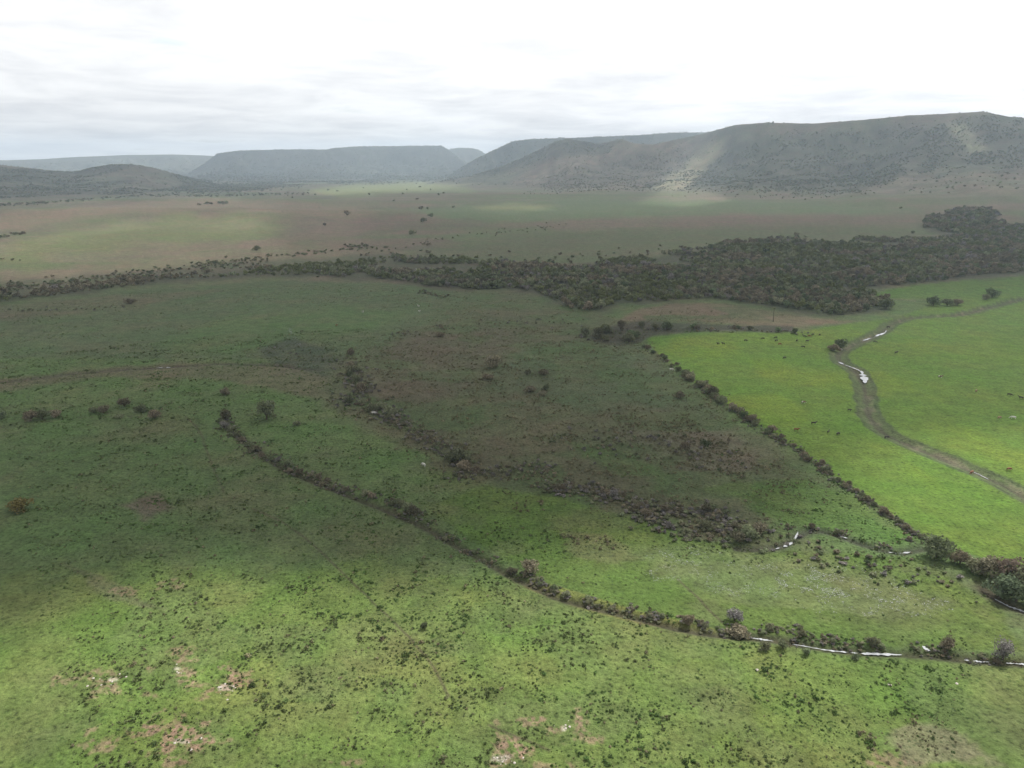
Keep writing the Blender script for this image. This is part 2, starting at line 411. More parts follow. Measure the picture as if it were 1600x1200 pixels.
# banks of the streams
for d, (line, wd, dp), colr, wid in zip(chd, CH, [(0.055,0.050,0.034),(0.055,0.055,0.042),(0.095,0.088,0.066),(0.060,0.052,0.040),(0.060,0.052,0.040)], [1.7, 2.0, 3.4, 2.0, 3.0]):
    paint(np.exp(-(d / wid) ** 2), colr, 0.9)
bk = chd[2] + 2.4 * (fbm(GX / 7, GY / 7, 3, 118) - 0.5)
paint(sstep(5.6, 4.0, bk), (0.080, 0.104, 0.044), 0.85)
paint(sstep(1.3, 0.6, np.abs(bk - 4.3)), (0.062, 0.082, 0.036), 0.8)
paint(sstep(1.9, 0.7, bk), (0.072, 0.072, 0.046), 0.85)
paint(sstep(2.0, 0.8, np.abs(bk - 1.6)) * sstep(0.56, 0.64, fbm(GX / 5, GY / 8, 3, 121)), (0.17, 0.145, 0.105), 0.45)
# cattle trails
TRAILS = [[(395,795),(440,815),(490,850),(530,890),(570,930),(620,975),(652,1012),(680,1050),(702,1088)], [(765,1134),(800,1150),(830,1160),(860,1172)], [(290,652),(312,670),(320,695),(332,730),(350,770)], [(640,1330),(700,1290)], [(0,668),(120,652),(260,652)]]
TRAILS += [[(590,400),(700,372),(800,362),(900,356)],[(430,345),(470,332),(510,325)],[(1080,500),(1180,492),(1300,500)],[(1060,905),(1140,985)]]
for tr in TRAILS:
    q = smooth_line(tr, 10); X, Y = flat_xy(q[:, 0], q[:, 1], 0)
    X = X + 0.8 * (vnoise(X / 6, Y / 6, 130) - 0.5)
    L_ = np.c_[X, Y]
    m = (GX > X.min() - 5) & (GX < X.max() + 5) & (GY > Y.min() - 5) & (GY < Y.max() + 5)
    d = np.full(GX.shape, 99.0); d[m] = seg_dist(GX[m], GY[m], L_)
    paint(np.exp(-(d / 0.36) ** 2), (0.075, 0.065, 0.042), 0.75)
# woods floor
FOREST = [(-200,492),(0,474),(100,463),(200,449),(300,441),(400,435),(500,432),(560,437),(640,447),(720,454),(780,456),(840,461),(872,478),(905,488),(940,489),(965,478),(1010,474),(1060,467),(1110,468),(1160,474),(1210,484),(1250,492),(1300,497),(1350,492),(1390,482),(1393,470),(1350,462),(1300,463),(1345,455),(1420,446),(1500,437),(1600,430),(1720,423),(1720,345),(1620,358),(1572,352),(1545,332),(1510,325),(1465,338),(1438,350),(1450,362),(1520,372),(1440,376),(1300,380),(1160,380),(1100,392),(1000,405),(930,413),(860,417),(790,413),(730,410),(680,406),(620,407),(560,414),(480,418),(400,424),(300,430),(200,437),(100,453),(0,464),(-200,478)]
CLUMP = [(920,524),(935,535),(975,541),(1005,535),(1020,524),(1060,520),(1090,519),(1130,517),(1170,518),(1205,521),(1243,519),(1240,510),(1200,508),(1160,510),(1110,508),(1085,506),(1040,503),(1000,502),(960,508),(930,514)]
fm = mask(FOREST, 9, 16)
paint(fm, (0.066, 0.068, 0.046), 0.85)
paint(mask(CLUMP, 3, 4), (0.060, 0.062, 0.042))
paint(mask([(0,466),(0,440),(120,430),(300,415),(450,405),(560,398),(640,402),(560,416),(400,424),(200,438)], 8, 12), (0.085, 0.084, 0.056), 0.8)
# hills: dry grass with wooded parts
hillm = np.clip(HZ / 20, 0, 1)
paint(hillm, (0.120, 0.104, 0.074))
paint(hillm * sstep(0.45, 0.60, fbm(GX / 170, GY / 170, 4, 140)), (0.105, 0.112, 0.070), 0.7)
HW = [(1000,300),(1040,262),(1100,250),(1180,215),(1300,205),(1400,200),(1500,185),(1560,180),(1700,200),(1700,262),(1560,262),(1480,266),(1420,275),(1340,296),(1290,302),(1180,298),(1080,296)]
HW2 = [(820,300),(900,262),(1000,245),(1060,235),(1100,255),(1010,280),(900,295)]
HW3 = [(690,280),(740,250),(800,222),(960,215),(960,235),(860,250),(780,270)]
hw = np.maximum.reduce([mask(HW, 16, 30), 0.55 * mask(HW2, 16, 36), mask(HW3, 8, 14), 0.5 * mask([(1000,300),(860,306),(830,300),(1000,285)], 6, 10)])
lefthill = (WHO == 5) * sstep(0.42, 0.52, fbm(GX / 200, GY / 300, 4, 144)) * 0.9
mesas = np.isin(WHO, [1, 2, 3, 4]) * 1.0
plainwood = mask([(250,300),(330,270),(420,262),(560,262),(690,262),(720,276),(700,284),(560,286),(440,292),(330,300)], 8, 12) * sstep(0.40, 0.52, fbm(GX / 160, GY / 420, 4, 148))
wood_amt = np.clip(np.maximum.reduce([hw * hillm, lefthill, mesas * 0.9, plainwood]), 0, 1)
paint(hillm * mask([(760,300),(820,262),(860,225),(1000,222),(1100,225),(1080,262),(1000,300)], 14, 30), (0.160, 0.128, 0.096), 0.7)
paint(wood_amt, (0.060, 0.064, 0.042), 0.72)
paint(hillm * mask([(1020,298),(1060,262),(1100,222),(1140,212),(1130,242),(1100,270),(1070,298)], 9, 10), (0.200, 0.180, 0.110), 0.7)  # pale grass, lightened along the sunlit streak under the cloud gap
paint(hillm * mask([(1480,192),(1510,195),(1540,236),(1515,238),(1490,212)], 7, 10), (0.160, 0.160, 0.100), 0.6)  # second sunlit streak, also painted lighter into the slope
A *= (0.88 + 0.24 * fbm(GX / 3.1, GY / 3.1, 3, 150))[..., None]
A *= (0.93 + 0.14 * wide)[..., None]
A *= (1 + np.clip(HZ / 15, 0, 1) * (0.8 * (fbm(GX / 42, GY / 42, 4, 155) - 0.5) + 0.6 * (fbm(GX / 210, GY / 210, 3, 158) - 0.5)))[..., None]

# ------------------------------------------------------------------ ground meshes
nr, na = GX.shape
def mesh_from(name, verts, faces_flat, nsides, smooth=True):
    me = bpy.data.meshes.new(name)
    nv = len(verts); nf = len(faces_flat) // nsides
    me.vertices.add(nv); me.vertices.foreach_set('co', np.ascontiguousarray(verts, np.float32).ravel())
    me.loops.add(nf * nsides); me.loops.foreach_set('vertex_index', np.ascontiguousarray(faces_flat, np.int32))
    me.polygons.add(nf); me.polygons.foreach_set('loop_start', np.arange(0, nf * nsides, nsides, dtype=np.int32))
    me.polygons.foreach_set('use_smooth', np.full(nf, smooth))
    me.update(calc_edges=True)
    return me
def link(name, me, mat=None, parent=None, **props):
    o = bpy.data.objects.new(name, me); COL.objects.link(o)
    if mat is not None and me is not None and not me.materials: me.materials.append(mat)
    if parent is not None: o.parent = parent
    for k, v_ in props.items(): o[k] = v_
    return o

def ground_material():
    m = bpy.data.materials.new('ground_cover'); m.use_nodes = True
    g = NT(m.node_tree)
    o = g.n('ShaderNodeOutputMaterial'); b = g.n('ShaderNodeBsdfPrincipled', i_Roughness=0.95)
    b.inputs['Specular IOR Level'].default_value = 0.15
    at = g.n('ShaderNodeAttribute', attribute_name='cover')
    geo = g.n('ShaderNodeNewGeometry')
    def noise(scale, det, rough=0.55):
        t = g.n('ShaderNodeTexNoise', i_Scale=scale, i_Detail=det, i_Roughness=rough); g.l(geo, 'Position', t, 'Vector'); return t
    a = noise(0.9, 5, 0.65); c = noise(0.16, 5, 0.6); f = noise(4.0, 3, 0.6); mg = noise(0.030, 6, 0.62)
    ra = g.ramp((a, 'Fac'), [(0.34, 0.45), (0.46, 0.92), (0.58, 1.08), (0.72, 1.42)])
    rc = g.ramp((c, 'Fac'), [(0.32, 0.80), (0.5, 1.0), (0.68, 1.16)])
    rf = g.ramp((f, 'Fac'), [(0.30, 0.80), (0.70, 1.2)])
    x1 = g.mix(1.0, (at, 'Color'), ra, 'MULTIPLY'); x2 = g.mix(1.0, x1, rc, 'MULTIPLY'); x3 = g.mix(1.0, x2, rf, 'MULTIPLY')
    vo = g.n('ShaderNodeTexVoronoi', i_Scale=0.85, i_Randomness=1.0); g.l(geo, 'Position', vo, 'Vector')
    vo2 = g.n('ShaderNodeTexVoronoi', i_Scale=0.36, i_Randomness=1.0); g.l(geo, 'Position', vo2, 'Vector')
    pat = noise(0.045, 3, 0.6)
    sp1 = g.ramp((vo, 'Distance'), [(0.16, 1.0), (0.36, 0.0)]); sp2 = g.ramp((vo2, 'Distance'), [(0.12, 1.0), (0.26, 0.0)])
    pm_ = g.ramp((pat, 'Fac'), [(0.38, 0.35), (0.60, 1.0)])
    keep = g.ramp((vo, 'Color'), [(0.40, 0.0), (0.55, 1.0)])
    sp = g.math('MAXIMUM', g.math('MULTIPLY', sp1, keep), g.math('MULTIPLY', sp2, 0.55))
    sp = g.math('MULTIPLY', g.math('MULTIPLY', sp, pm_), (at, 'Alpha'))
    x3 = g.mix(sp, x3, g.mix(1.0, x3, (0.50, 0.60, 0.52), 'MULTIPLY'))
    # tint drifts: yellower and browner sward in places
    tint = g.ramp((mg, 'Fac'), [(0.36, (0.90, 1.03, 0.88)), (0.5, (1.0, 1.0, 1.0)), (0.66, (1.16, 0.98, 1.05))])
    x4 = g.mix(0.9, x3, tint, 'MULTIPLY')
    g.l(*x4, b, 'Base Color')
    hsum = g.math('ADD', g.math('MULTIPLY', (a, 'Fac'), 0.55), g.math('MULTIPLY', (f, 'Fac'), 0.14))
    hsum = g.math('ADD', hsum, g.math('MULTIPLY', (c, 'Fac'), 1.2))
    bp = g.n('ShaderNodeBump', i_Strength=0.75, i_Distance=1.0); g.l(*hsum, bp, 'Height'); g.l(bp, 0, b, 'Normal')
    g.l(b, 0, o, 'Surface')
    return m
GMAT = ground_material()
idx = np.arange(nr * na).reshape(nr, na)
quads = np.stack([idx[:-1, :-1], idx[:-1, 1:], idx[1:, 1:], idx[1:, :-1]], -1).reshape(-1, 4)[:, ::-1]
fwho = WHO[:-1, :-1].ravel()
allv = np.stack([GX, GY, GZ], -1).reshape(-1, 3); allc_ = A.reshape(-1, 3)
ROUGH = (1 - 0.92 * pm) * (1 - 0.6 * mask([(240,545),(380,490),(560,478),(640,490),(560,540),(420,556)], 14, 14)) * (1 - 0.75 * mask([(860,880),(1000,865),(1300,905),(1560,965),(1600,1010),(1200,985),(930,935)], 14, 14)) * (1 - 0.6 * (~near)) * (1 - 0.45 * mask([(780,1020),(980,1000),(1120,1010),(1160,1060),(1060,1090),(900,1060)], 30, 30))
ROUGH = ROUGH.reshape(-1)
def sub_ground(name, sel, **props):
    q = quads[sel]
    u_, inv = np.unique(q, return_inverse=True)
    me = mesh_from(name, allv[u_], inv.ravel(), 4)
    ca = me.color_attributes.new('cover', 'FLOAT_COLOR', 'POINT')
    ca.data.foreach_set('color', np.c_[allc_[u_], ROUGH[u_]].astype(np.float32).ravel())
    return link(name, me, GMAT, kind='structure', **props)
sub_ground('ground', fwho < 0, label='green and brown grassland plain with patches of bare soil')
HL = ['broad grassy and wooded hill with two knolls at the right', 'dark flat-topped hill behind the knolls', 'long flat-topped hill in the middle distance', 'small flat-topped hill in the gap', 'farthest long flat-topped hill at the left', 'low rounded wooded hill at the left']
for k, (nm, *_r) in enumerate(hill_tab):
    sub_ground('hill', fwho == k, label=HL[k])

# ------------------------------------------------------------------ clouds overhead, out of view (cover shaped to cast the shade on the plain)
CH_ = 2600.0
ca_ = np.radians(np.concatenate([np.arange(-180, -48, 6.0), np.arange(-48, 48.01, 0.45), np.arange(50, 180.1, 6.0)]))
cr_ = [20.0]
while cr_[-1] < 9700:
    r = cr_[-1]; cr_.append(r + max(4.0, min(r * r / H * math.radians(0.45), r * 0.05, 130.0)))
cr_ = np.array(cr_)
CA, CR = np.meshgrid(ca_, cr_)
QX, QY = CR * np.sin(CA), CR * np.cos(CA)
QZ = np.maximum(zt(QX, QY), 0)
qx, qy = project(QX, QY, QZ)
w1 = fbm(QX / 80, QY / 80, 4, 160) - 0.5; w2 = fbm(QX / 80 + 20, QY / 80, 4, 165) - 0.5
def qmask(poly, soft, warp): return mask(poly, soft, warp, qx, qy, w1, w2)
cov = 0.80 + 0.3 * (fbm(QX / 700, QY / 700, 4, 170) - 0.5)
qn = (qy > 430) * 1.0
def cset(m, val, k=1.0):
    global cov
    m = m * k; cov = cov * (1 - m) + val * m
front = np.abs(CA) < math.radians(46)
cset((front & (qy > 425)) * 1.0, 0.91)
cset(qmask([(-500,600),(0,640),(340,640),(560,760),(760,840),(700,880),(560,880),(330,880),(230,905),(120,950),(0,985),(-500,1040)], 26, 30), 0.97)
cset(qmask([(560,600),(700,560),(950,640),(1150,740),(1000,800),(820,820),(660,760)], 40, 40), 0.98)
LIT = qmask([(-500,1060),(-100,1020),(0,1000),(110,966),(200,930),(270,895),(340,880),(430,884),(520,925),(600,925),(660,905),(740,895),(800,885),(860,858),(950,838),(1060,834),(1180,830),(1270,800),(1330,760),(1500,690),(2000,640),(2000,1500),(-500,1500)], 30, 60)
cset(LIT, 0.12)
cset(qmask([(1000,560),(1100,510),(1400,470),(2000,430),(2000,660),(1500,700),(1330,760),(1200,680)], 50, 20), 0.62)
cset(qmask([(1280,760),(1380,690),(1560,670),(2000,690),(2000,960),(1600,890),(1450,840)], 34, 24), 0.0)
cset(qmask([(800,905),(900,880),(1000,900),(1060,960),(900,935)], 20, 14), 0.12)
cset(qmask([(1250,1040),(1600,1060),(2000,1080),(2000,1500),(1300,1500)], 50, 40), 0.32)
cset(qmask([(-500,1300),(-500,1090),(100,1150),(400,1230),(900,1260),(900,1500),(-500,1500)], 50, 50), 0.32)
cset(qmask([(120,1040),(260,960),(420,930),(560,960),(640,1040),(420,1100),(220,1110)], 40, 40), 0.05)
cset((front & (qy <= 425)) * 1.0, 0.70, 0.6)
cset(qmask([(560,330),(800,345),(1300,335),(1700,330),(1700,420),(900,425),(560,425)], 30, 30), 0.88)
cset((qy < 300) & front, 0.62, 0.8)
cset(qmask([(1150,240),(1300,215),(1600,240),(1700,300),(1150,300)], 20, 60), 0.70)
cset(qmask([(-300,250),(320,262),(400,310),(-300,320)], 10, 20), 0.88)
cset(qmask([(-300,340),(150,320),(430,335),(430,400),(250,425),(-300,450)], 26, 60), 0.36, 0.8)
for poly, s_, v_ in [([(-300,400),(0,384),(70,370),(140,356),(180,345),(260,346),(400,345),(390,354),(250,356),(180,362),(110,376),(40,392),(-300,430)], 9, 0.18), ([(0,402),(60,398),(130,402),(70,408)], 8, 0.35), ([(230,372),(330,362),(300,380)], 10, 0.45),
                     ([(480,300),(560,290),(660,283),(730,288),(700,296),(580,300),(500,306)], 8, 0.15),
                     ([(735,324),(790,318),(880,321),(850,326),(790,329)], 9, 0.40),
                     ([(1000,318),(1040,296),(1100,296),(1140,312),(1080,322)], 8, 0.2),
                     ([(1020,295),(1070,262),(1110,222),(1140,212),(1130,240),(1100,268),(1060,298)], 9, 0.0),
                     ([(1480,190),(1510,195),(1540,236),(1515,236),(1490,212)], 8, 0.0),
                     ([(590,228),(615,228),(610,255),(590,258)], 8, 0.3),
                     ([(200,310),(330,305),(440,318),(300,322)], 10, 0.5),
                     ([(-200,428),(60,412),(240,396),(300,405),(100,430),(-200,450)], 12, 0.5)]:
    cset(qmask(poly, s_, 24 if s_ > 8 else 10), v_)
cov = np.clip(cov + 0.16 * (fbm(QX / 45, QY / 45, 3, 175) - 0.5) * (cov > 0.1) , 0.02, 0.985)
rim = sstep(9600, 8200, CR) * sstep(0, 120, CR + 200)
cov = cov * rim
cov = np.where(CR > 5600, np.clip(0.68 + 0.5 * (fbm(QX / 900, QY / 900, 3, 178) - 0.5), 0, 1) * rim, cov)
aop = 1 - np.sqrt(1 - cov)
cot = 1 / math.tan(SUN_EL)
th = 40 + 260 * cov * (0.6 + 0.8 * fbm(QX / 300, QY / 300, 4, 180))
def cloud_layer(alt):
    hh = alt - QZ
    return np.stack([QX + hh * cot * math.sin(SUN_AZ), QY + hh * cot * math.cos(SUN_AZ), np.broadcast_to(alt, QX.shape)], -1)
bot = cloud_layer(CH_ - 25 * cov * fbm(QX / 200, QY / 200, 3, 185)); top = cloud_layer(CH_ + th)
cnr, cna = QX.shape
ci = np.arange(cnr * cna).reshape(cnr, cna)
def cq(i): return np.stack([i[:-1, :-1], i[:-1, 1:], i[1:, 1:], i[1:, :-1]], -1).reshape(-1, 4)
fb = cq(ci); ft = cq(ci + cnr * cna)[:, ::-1]
e = ci[-1]; et = e + cnr * cna
rimq = np.stack([e[:-1], et[:-1], et[1:], e[1:]], -1)
cme = mesh_from('cloud', np.vstack([bot.reshape(-1, 3), top.reshape(-1, 3)]), np.vstack([fb, ft, rimq]).ravel(), 4)
at = cme.attributes.new('vapour', 'FLOAT', 'POINT')
at.data.foreach_set('value', np.r_[aop.ravel(), aop.ravel()].astype(np.float32))
cm = bpy.data.materials.new('cloud_vapour'); cm.use_nodes = True
g = NT(cm.node_tree)
o = g.n('ShaderNodeOutputMaterial'); tr_ = g.n('ShaderNodeBsdfTransparent'); df = g.n('ShaderNodeBsdfDiffuse', i_Color=(0.42, 0.42, 0.43, 1)); tl = g.n('ShaderNodeBsdfTranslucent', i_Color=(0.42, 0.42, 0.43, 1))
ad = g.n('ShaderNodeMixShader', i_0=0.6); g.l(df, 0, ad, 1); g.l(tl, 0, ad, 2)
atn = g.n('ShaderNodeAttribute', attribute_name='vapour')
mx = g.n('ShaderNodeMixShader'); g.l(atn, 'Fac', mx, 0); g.l(tr_, 0, mx, 1); g.l(ad, 0, mx, 2); g.l(mx, 0, o, 'Surface')
link('shade_cloud', cme, cm, kind='structure', label='unseen broken sheet of grey cloud shaped to shade the plain')

# ------------------------------------------------------------------ haze
HB = (-13500, 13500, -2500, 12500, -6.0, 470.0)
vs = np.array([(HB[0 + (i & 1)], HB[2 + ((i >> 1) & 1)], HB[4 + ((i >> 2) & 1)]) for i in range(8)], float)
hme = mesh_from('haze', vs, np.array([0,2,3,1, 4,5,7,6, 0,1,5,4, 2,6,7,3, 0,4,6,2, 1,3,7,5]), 4, False)
hm = bpy.data.materials.new('haze_air'); hm.use_nodes = True
g = NT(hm.node_tree)
o = g.n('ShaderNodeOutputMaterial'); pv = g.n('ShaderNodeVolumePrincipled')
pv.inputs['Color'].default_value = (0.68, 0.83, 1.0, 1); pv.inputs['Density'].default_value = 1.0e-4; pv.inputs['Anisotropy'].default_value = 0.35
g.l(pv, 0, o, 'Volume')
link('haze', hme, hm, kind='stuff', label='thin pale haze lying over the whole valley')

# ================================================================== materials of the things
def foliage_mat(name, col, var=0.35, transl=0.25, nscale=1.2, alt=None):
    m = bpy.data.materials.new(name); m.use_nodes = True
    g = NT(m.node_tree)
    o = g.n('ShaderNodeOutputMaterial')
    d = g.n('ShaderNodeBsdfDiffuse'); t = g.n('ShaderNodeBsdfTranslucent'); mxs = g.n('ShaderNodeMixShader', i_0=transl)
    inf = g.n('ShaderNodeObjectInfo'); geo = g.n('ShaderNodeNewGeometry')
    no = g.n('ShaderNodeTexNoise', i_Scale=nscale, i_Detail=2.0); g.l(geo, 'Position', no, 'Vector')
    r1 = g.ramp((inf, 'Random'), [(0.0, 1 - var), (1.0, 1 + var)])
    # hue change from plant to plant, without following the brightness
    h2 = g.math('FRACT', g.math('MULTIPLY', (inf, 'Random'), 7.31))
    a = alt or tuple(c * k for c, k in zip(col, (1.25, 1.0, 0.95)))
    base = g.mix(h2, col, a)
    r2 = g.ramp((no, 'Fac'), [(0.3, 0.68), (0.7, 1.35)])
    c1 = g.mix(1.0, base, r1, 'MULTIPLY'); c2 = g.mix(1.0, c1, r2, 'MULTIPLY')
    g.l(*c2, d, 0); g.l(*c2, t, 0)
    g.l(d, 0, mxs, 1); g.l(t, 0, mxs, 2); g.l(mxs, 0, o, 'Surface')
    return m
def plain_mat(name, col, rough=0.85, nscale=6.0, amp=0.3):
    m = bpy.data.materials.new(name); m.use_nodes = True
    g = NT(m.node_tree)
    o = g.n('ShaderNodeOutputMaterial'); b = g.n('ShaderNodeBsdfPrincipled', i_Roughness=rough)
    tcx = g.n('ShaderNodeTexCoord'); no = g.n('ShaderNodeTexNoise', i_Scale=nscale, i_Detail=4.0); g.l(tcx, 'Object', no, 'Vector')
    r = g.ramp((no, 'Fac'), [(0.3, 1 - amp), (0.7, 1 + amp)])
    g.l(*g.mix(1.0, col, r, 'MULTIPLY'), b, 'Base Color')
    bp = g.n('ShaderNodeBump', i_Strength=0.4); g.l(no, 'Fac', bp, 'Height'); g.l(bp, 0, b, 'Normal')
    g.l(b, 0, o, 'Surface'); return m
M = {
 'brown': foliage_mat('brown_twigs', (0.195, 0.185, 0.130), alt=(0.221, 0.187, 0.135)),
 'grey': foliage_mat('grey_green_leaves', (0.179, 0.211, 0.123), alt=(0.211, 0.214, 0.137)),
 'dark': foliage_mat('dark_green_leaves', (0.122, 0.162, 0.089), alt=(0.167, 0.167, 0.106)),
 'pale': foliage_mat('pale_green_leaves', (0.169, 0.206, 0.125), 0.2, alt=(0.150, 0.200, 0.125)),
 'yellow': foliage_mat('yellow_green_leaves', (0.158, 0.173, 0.074), 0.25, alt=(0.137, 0.158, 0.079)),
 'bare': foliage_mat('bare_grey_twigs', (0.205, 0.196, 0.190), alt=(0.225, 0.205, 0.190)),
 'orange': foliage_mat('orange_brown_leaves', (0.195, 0.178, 0.075), 0.1, alt=(0.205, 0.172, 0.075)),
 'pink': foliage_mat('pinkish_twigs', (0.215, 0.175, 0.140), 0.15),
 'tuft': foliage_mat('tussock_blades', (0.092, 0.134, 0.050), 0.5, 0.3, 0.4, alt=(0.124, 0.150, 0.066)),
 'lushtuft': foliage_mat('green_herb_leaves', (0.086, 0.146, 0.048), 0.35, 0.3, 0.4, alt=(0.108, 0.158, 0.060)),
 'straw': foliage_mat('dry_blades', (0.200, 0.170, 0.112), 0.35, 0.2, 0.5, alt=(0.144, 0.147, 0.083)),
}
BARK = plain_mat('bark', (0.085, 0.068, 0.052))

# ================================================================== plant meshes
def quad_cloud(pts, nrm, size, rg, aspect=0.75, jitter=0.7):
    n = len(pts)
    nn = nrm + jitter * rg.normal(size=(n, 3)); nn /= np.linalg.norm(nn, axis=1, keepdims=True) + 1e-9
    t = rg.normal(size=(n, 3)); t -= (t * nn).sum(1, keepdims=True) * nn; t /= np.linalg.norm(t, axis=1, keepdims=True) + 1e-9
    b = np.cross(nn, t)
    s = size * rg.uniform(0.6, 1.3, (n, 1))
    c = np.stack([pts - t * s - b * s * aspect * rg.uniform(0.5, 1.1, (n, 1)), pts + t * s * rg.uniform(0.6, 1.1, (n, 1)) - b * s * aspect,
                  pts + t * s + b * s * aspect * rg.uniform(0.5, 1.1, (n, 1)), pts - t * s * rg.uniform(0.6, 1.1, (n, 1)) + b * s * aspect], 1)
    return c.reshape(-1, 3)
def crown_mesh(name, seed, n, leaf, lobes=9, low=0.12, height=1.5, spread=1.0, open_=0.0):
    """crown of unit radius, base at z=low; leaf clumps on and in several uneven lobes"""
    rg = np.random.default_rng(seed)
    cs = []
    for k in range(lobes):
        a = rg.uniform(0, 2 * np.pi); rad = rg.uniform(0.1, 0.62) * spread
        cs.append((rad * math.cos(a), rad * math.sin(a), low + height * rg.uniform(0.22, 0.72), rg.uniform(0.28, 0.48)))
    cs = np.array(cs)
    pick = rg.choice(lobes, n, p=cs[:, 3] ** 2 / (cs[:, 3] ** 2).sum())
    d = rg.normal(size=(n, 3)); d /= np.linalg.norm(d, axis=1, keepdims=True)
    rr_ = rg.uniform(0.55, 1.08, n) if open_ == 0 else rg.uniform(0.2, 1.2, n)
    p = cs[pick, :3] + d * (cs[pick, 3] * rr_)[:, None] * np.array([1, 1, 0.85])
    p[:, 2] = np.maximum(p[:, 2], low * 0.6 + 0.03 * rg.random(n))
    return mesh_from(name, quad_cloud(p, d, leaf, rg), np.arange(n * 4), 4, False)
def tube(path, radii, sides=6):
    V_, F_ = [], []
    path = [Vector(p) for p in path]
    for i, p in enumerate(path):
        d = (path[min(i + 1, len(path) - 1)] - path[max(i - 1, 0)]).normalized()
        a = d.orthogonal().normalized(); b = d.cross(a)
        for k in range(sides):
            t = 2 * math.pi * k / sides
            V_.append(p + (a * math.cos(t) + b * math.sin(t)) * radii[i])
    for i in range(len(path) - 1):
        for k in range(sides):
            F_.append((i * sides + k, i * sides + (k + 1) % sides, (i + 1) * sides + (k + 1) % sides, (i + 1) * sides + k))
    return V_, F_
def trunk_mesh(name, seed, low, height=1.5, limbs=6, r0=0.07):
    rg = random.Random(seed); V_, F_ = [], []
    def add(vf):
        o_ = len(V_); V_.extend(vf[0]); F_.extend([tuple(i + o_ for i in f) for f in vf[1]])
    top = low + height * 0.45
    add(tube([(0, 0, -0.08), (0.02, 0.01, low * 0.6), (0.05, -0.03, top)], [r0 * 1.3, r0, r0 * 0.45]))
    for k in range(limbs):
        a = rg.uniform(0, 6.28); z0 = low * 0.5 + rg.uniform(0.05, 0.4) * height * 0.4; L = rg.uniform(0.35, 0.75)
        p1 = (math.cos(a) * L * 0.5, math.sin(a) * L * 0.5, z0 + height * 0.22); p2 = (math.cos(a) * L, math.sin(a) * L, z0 + height * rg.uniform(0.35, 0.55))
        add(tube([(0.01, 0, z0), p1, p2], [r0 * 0.55, r0 * 0.38, r0 * 0.12], 5))
    me = bpy.data.meshes.new(name); me.from_pydata([tuple(v_) for v_ in V_], [], F_); me.materials.append(BARK); return me
def tuft_mesh(name, seed, n=26, mat=None, tall=0.62, big=0.19):
    rg = np.random.default_rng(seed)
    th_ = rg.uniform(0, 2 * np.pi, n); ph = rg.uniform(0.0, 1.0, n) ** 0.7
    d = np.stack([np.cos(th_) * ph, np.sin(th_) * ph, np.sqrt(1 - (ph * 0.98) ** 2)], 1)
    p = d * rg.uniform(0.45, 1.0, (n, 1)) * np.array([rg.uniform(0.8, 1.2), rg.uniform(0.6, 0.9), tall])
    p[:, 2] += 0.05
    me = mesh_from(name, quad_cloud(p, d, big, rg, 0.8, 0.55), np.arange(n * 4), 4, False)
    if mat: me.materials.append(mat)
    return me
HI = {}       # detailed crowns for the nearer shrubs, per colour
LO = {}       # light crowns for the woods
base_hi = [crown_mesh('crown_hi_%d' % k, 200 + k, 950, 0.062, 11, 0.10, 1.35) for k in range(4)]
base_hi += [crown_mesh('crown_open_%d' % k, 220 + k, 620, 0.055, 8, 0.10, 1.5, 1.1, 1.0) for k in range(2)]
base_lo = [crown_mesh('crown_lo_%d' % k, 240 + k, 190, 0.135, 7, 0.14, 1.4) for k in range(5)]
for c in ('brown', 'grey', 'dark', 'pale', 'yellow', 'bare', 'orange', 'pink'):
    HI[c] = []; LO[c] = []
    for src, dst in ((base_hi, HI[c]), (base_lo, LO[c])):
        for b_ in src:
            q = b_.copy(); q.name = 'crown'; q.materials.append(M[c]); dst.append(q)
STEM = [trunk_mesh('stem', 300 + k, 0.14) for k in range(3)]
TRUNK = [trunk_mesh('trunk', 310 + k, 0.22, 1.4, 7, 0.06) for k in range(3)]
TUFTS = [tuft_mesh('tussock', 400 + k, 30, M['tuft']) for k in range(5)] + [tuft_mesh('tussock', 410 + k, 34, M['lushtuft'], 0.6) for k in range(2)] + [tuft_mesh('tussock', 420 + k, 30, M['straw'], 0.8) for k in range(4)]

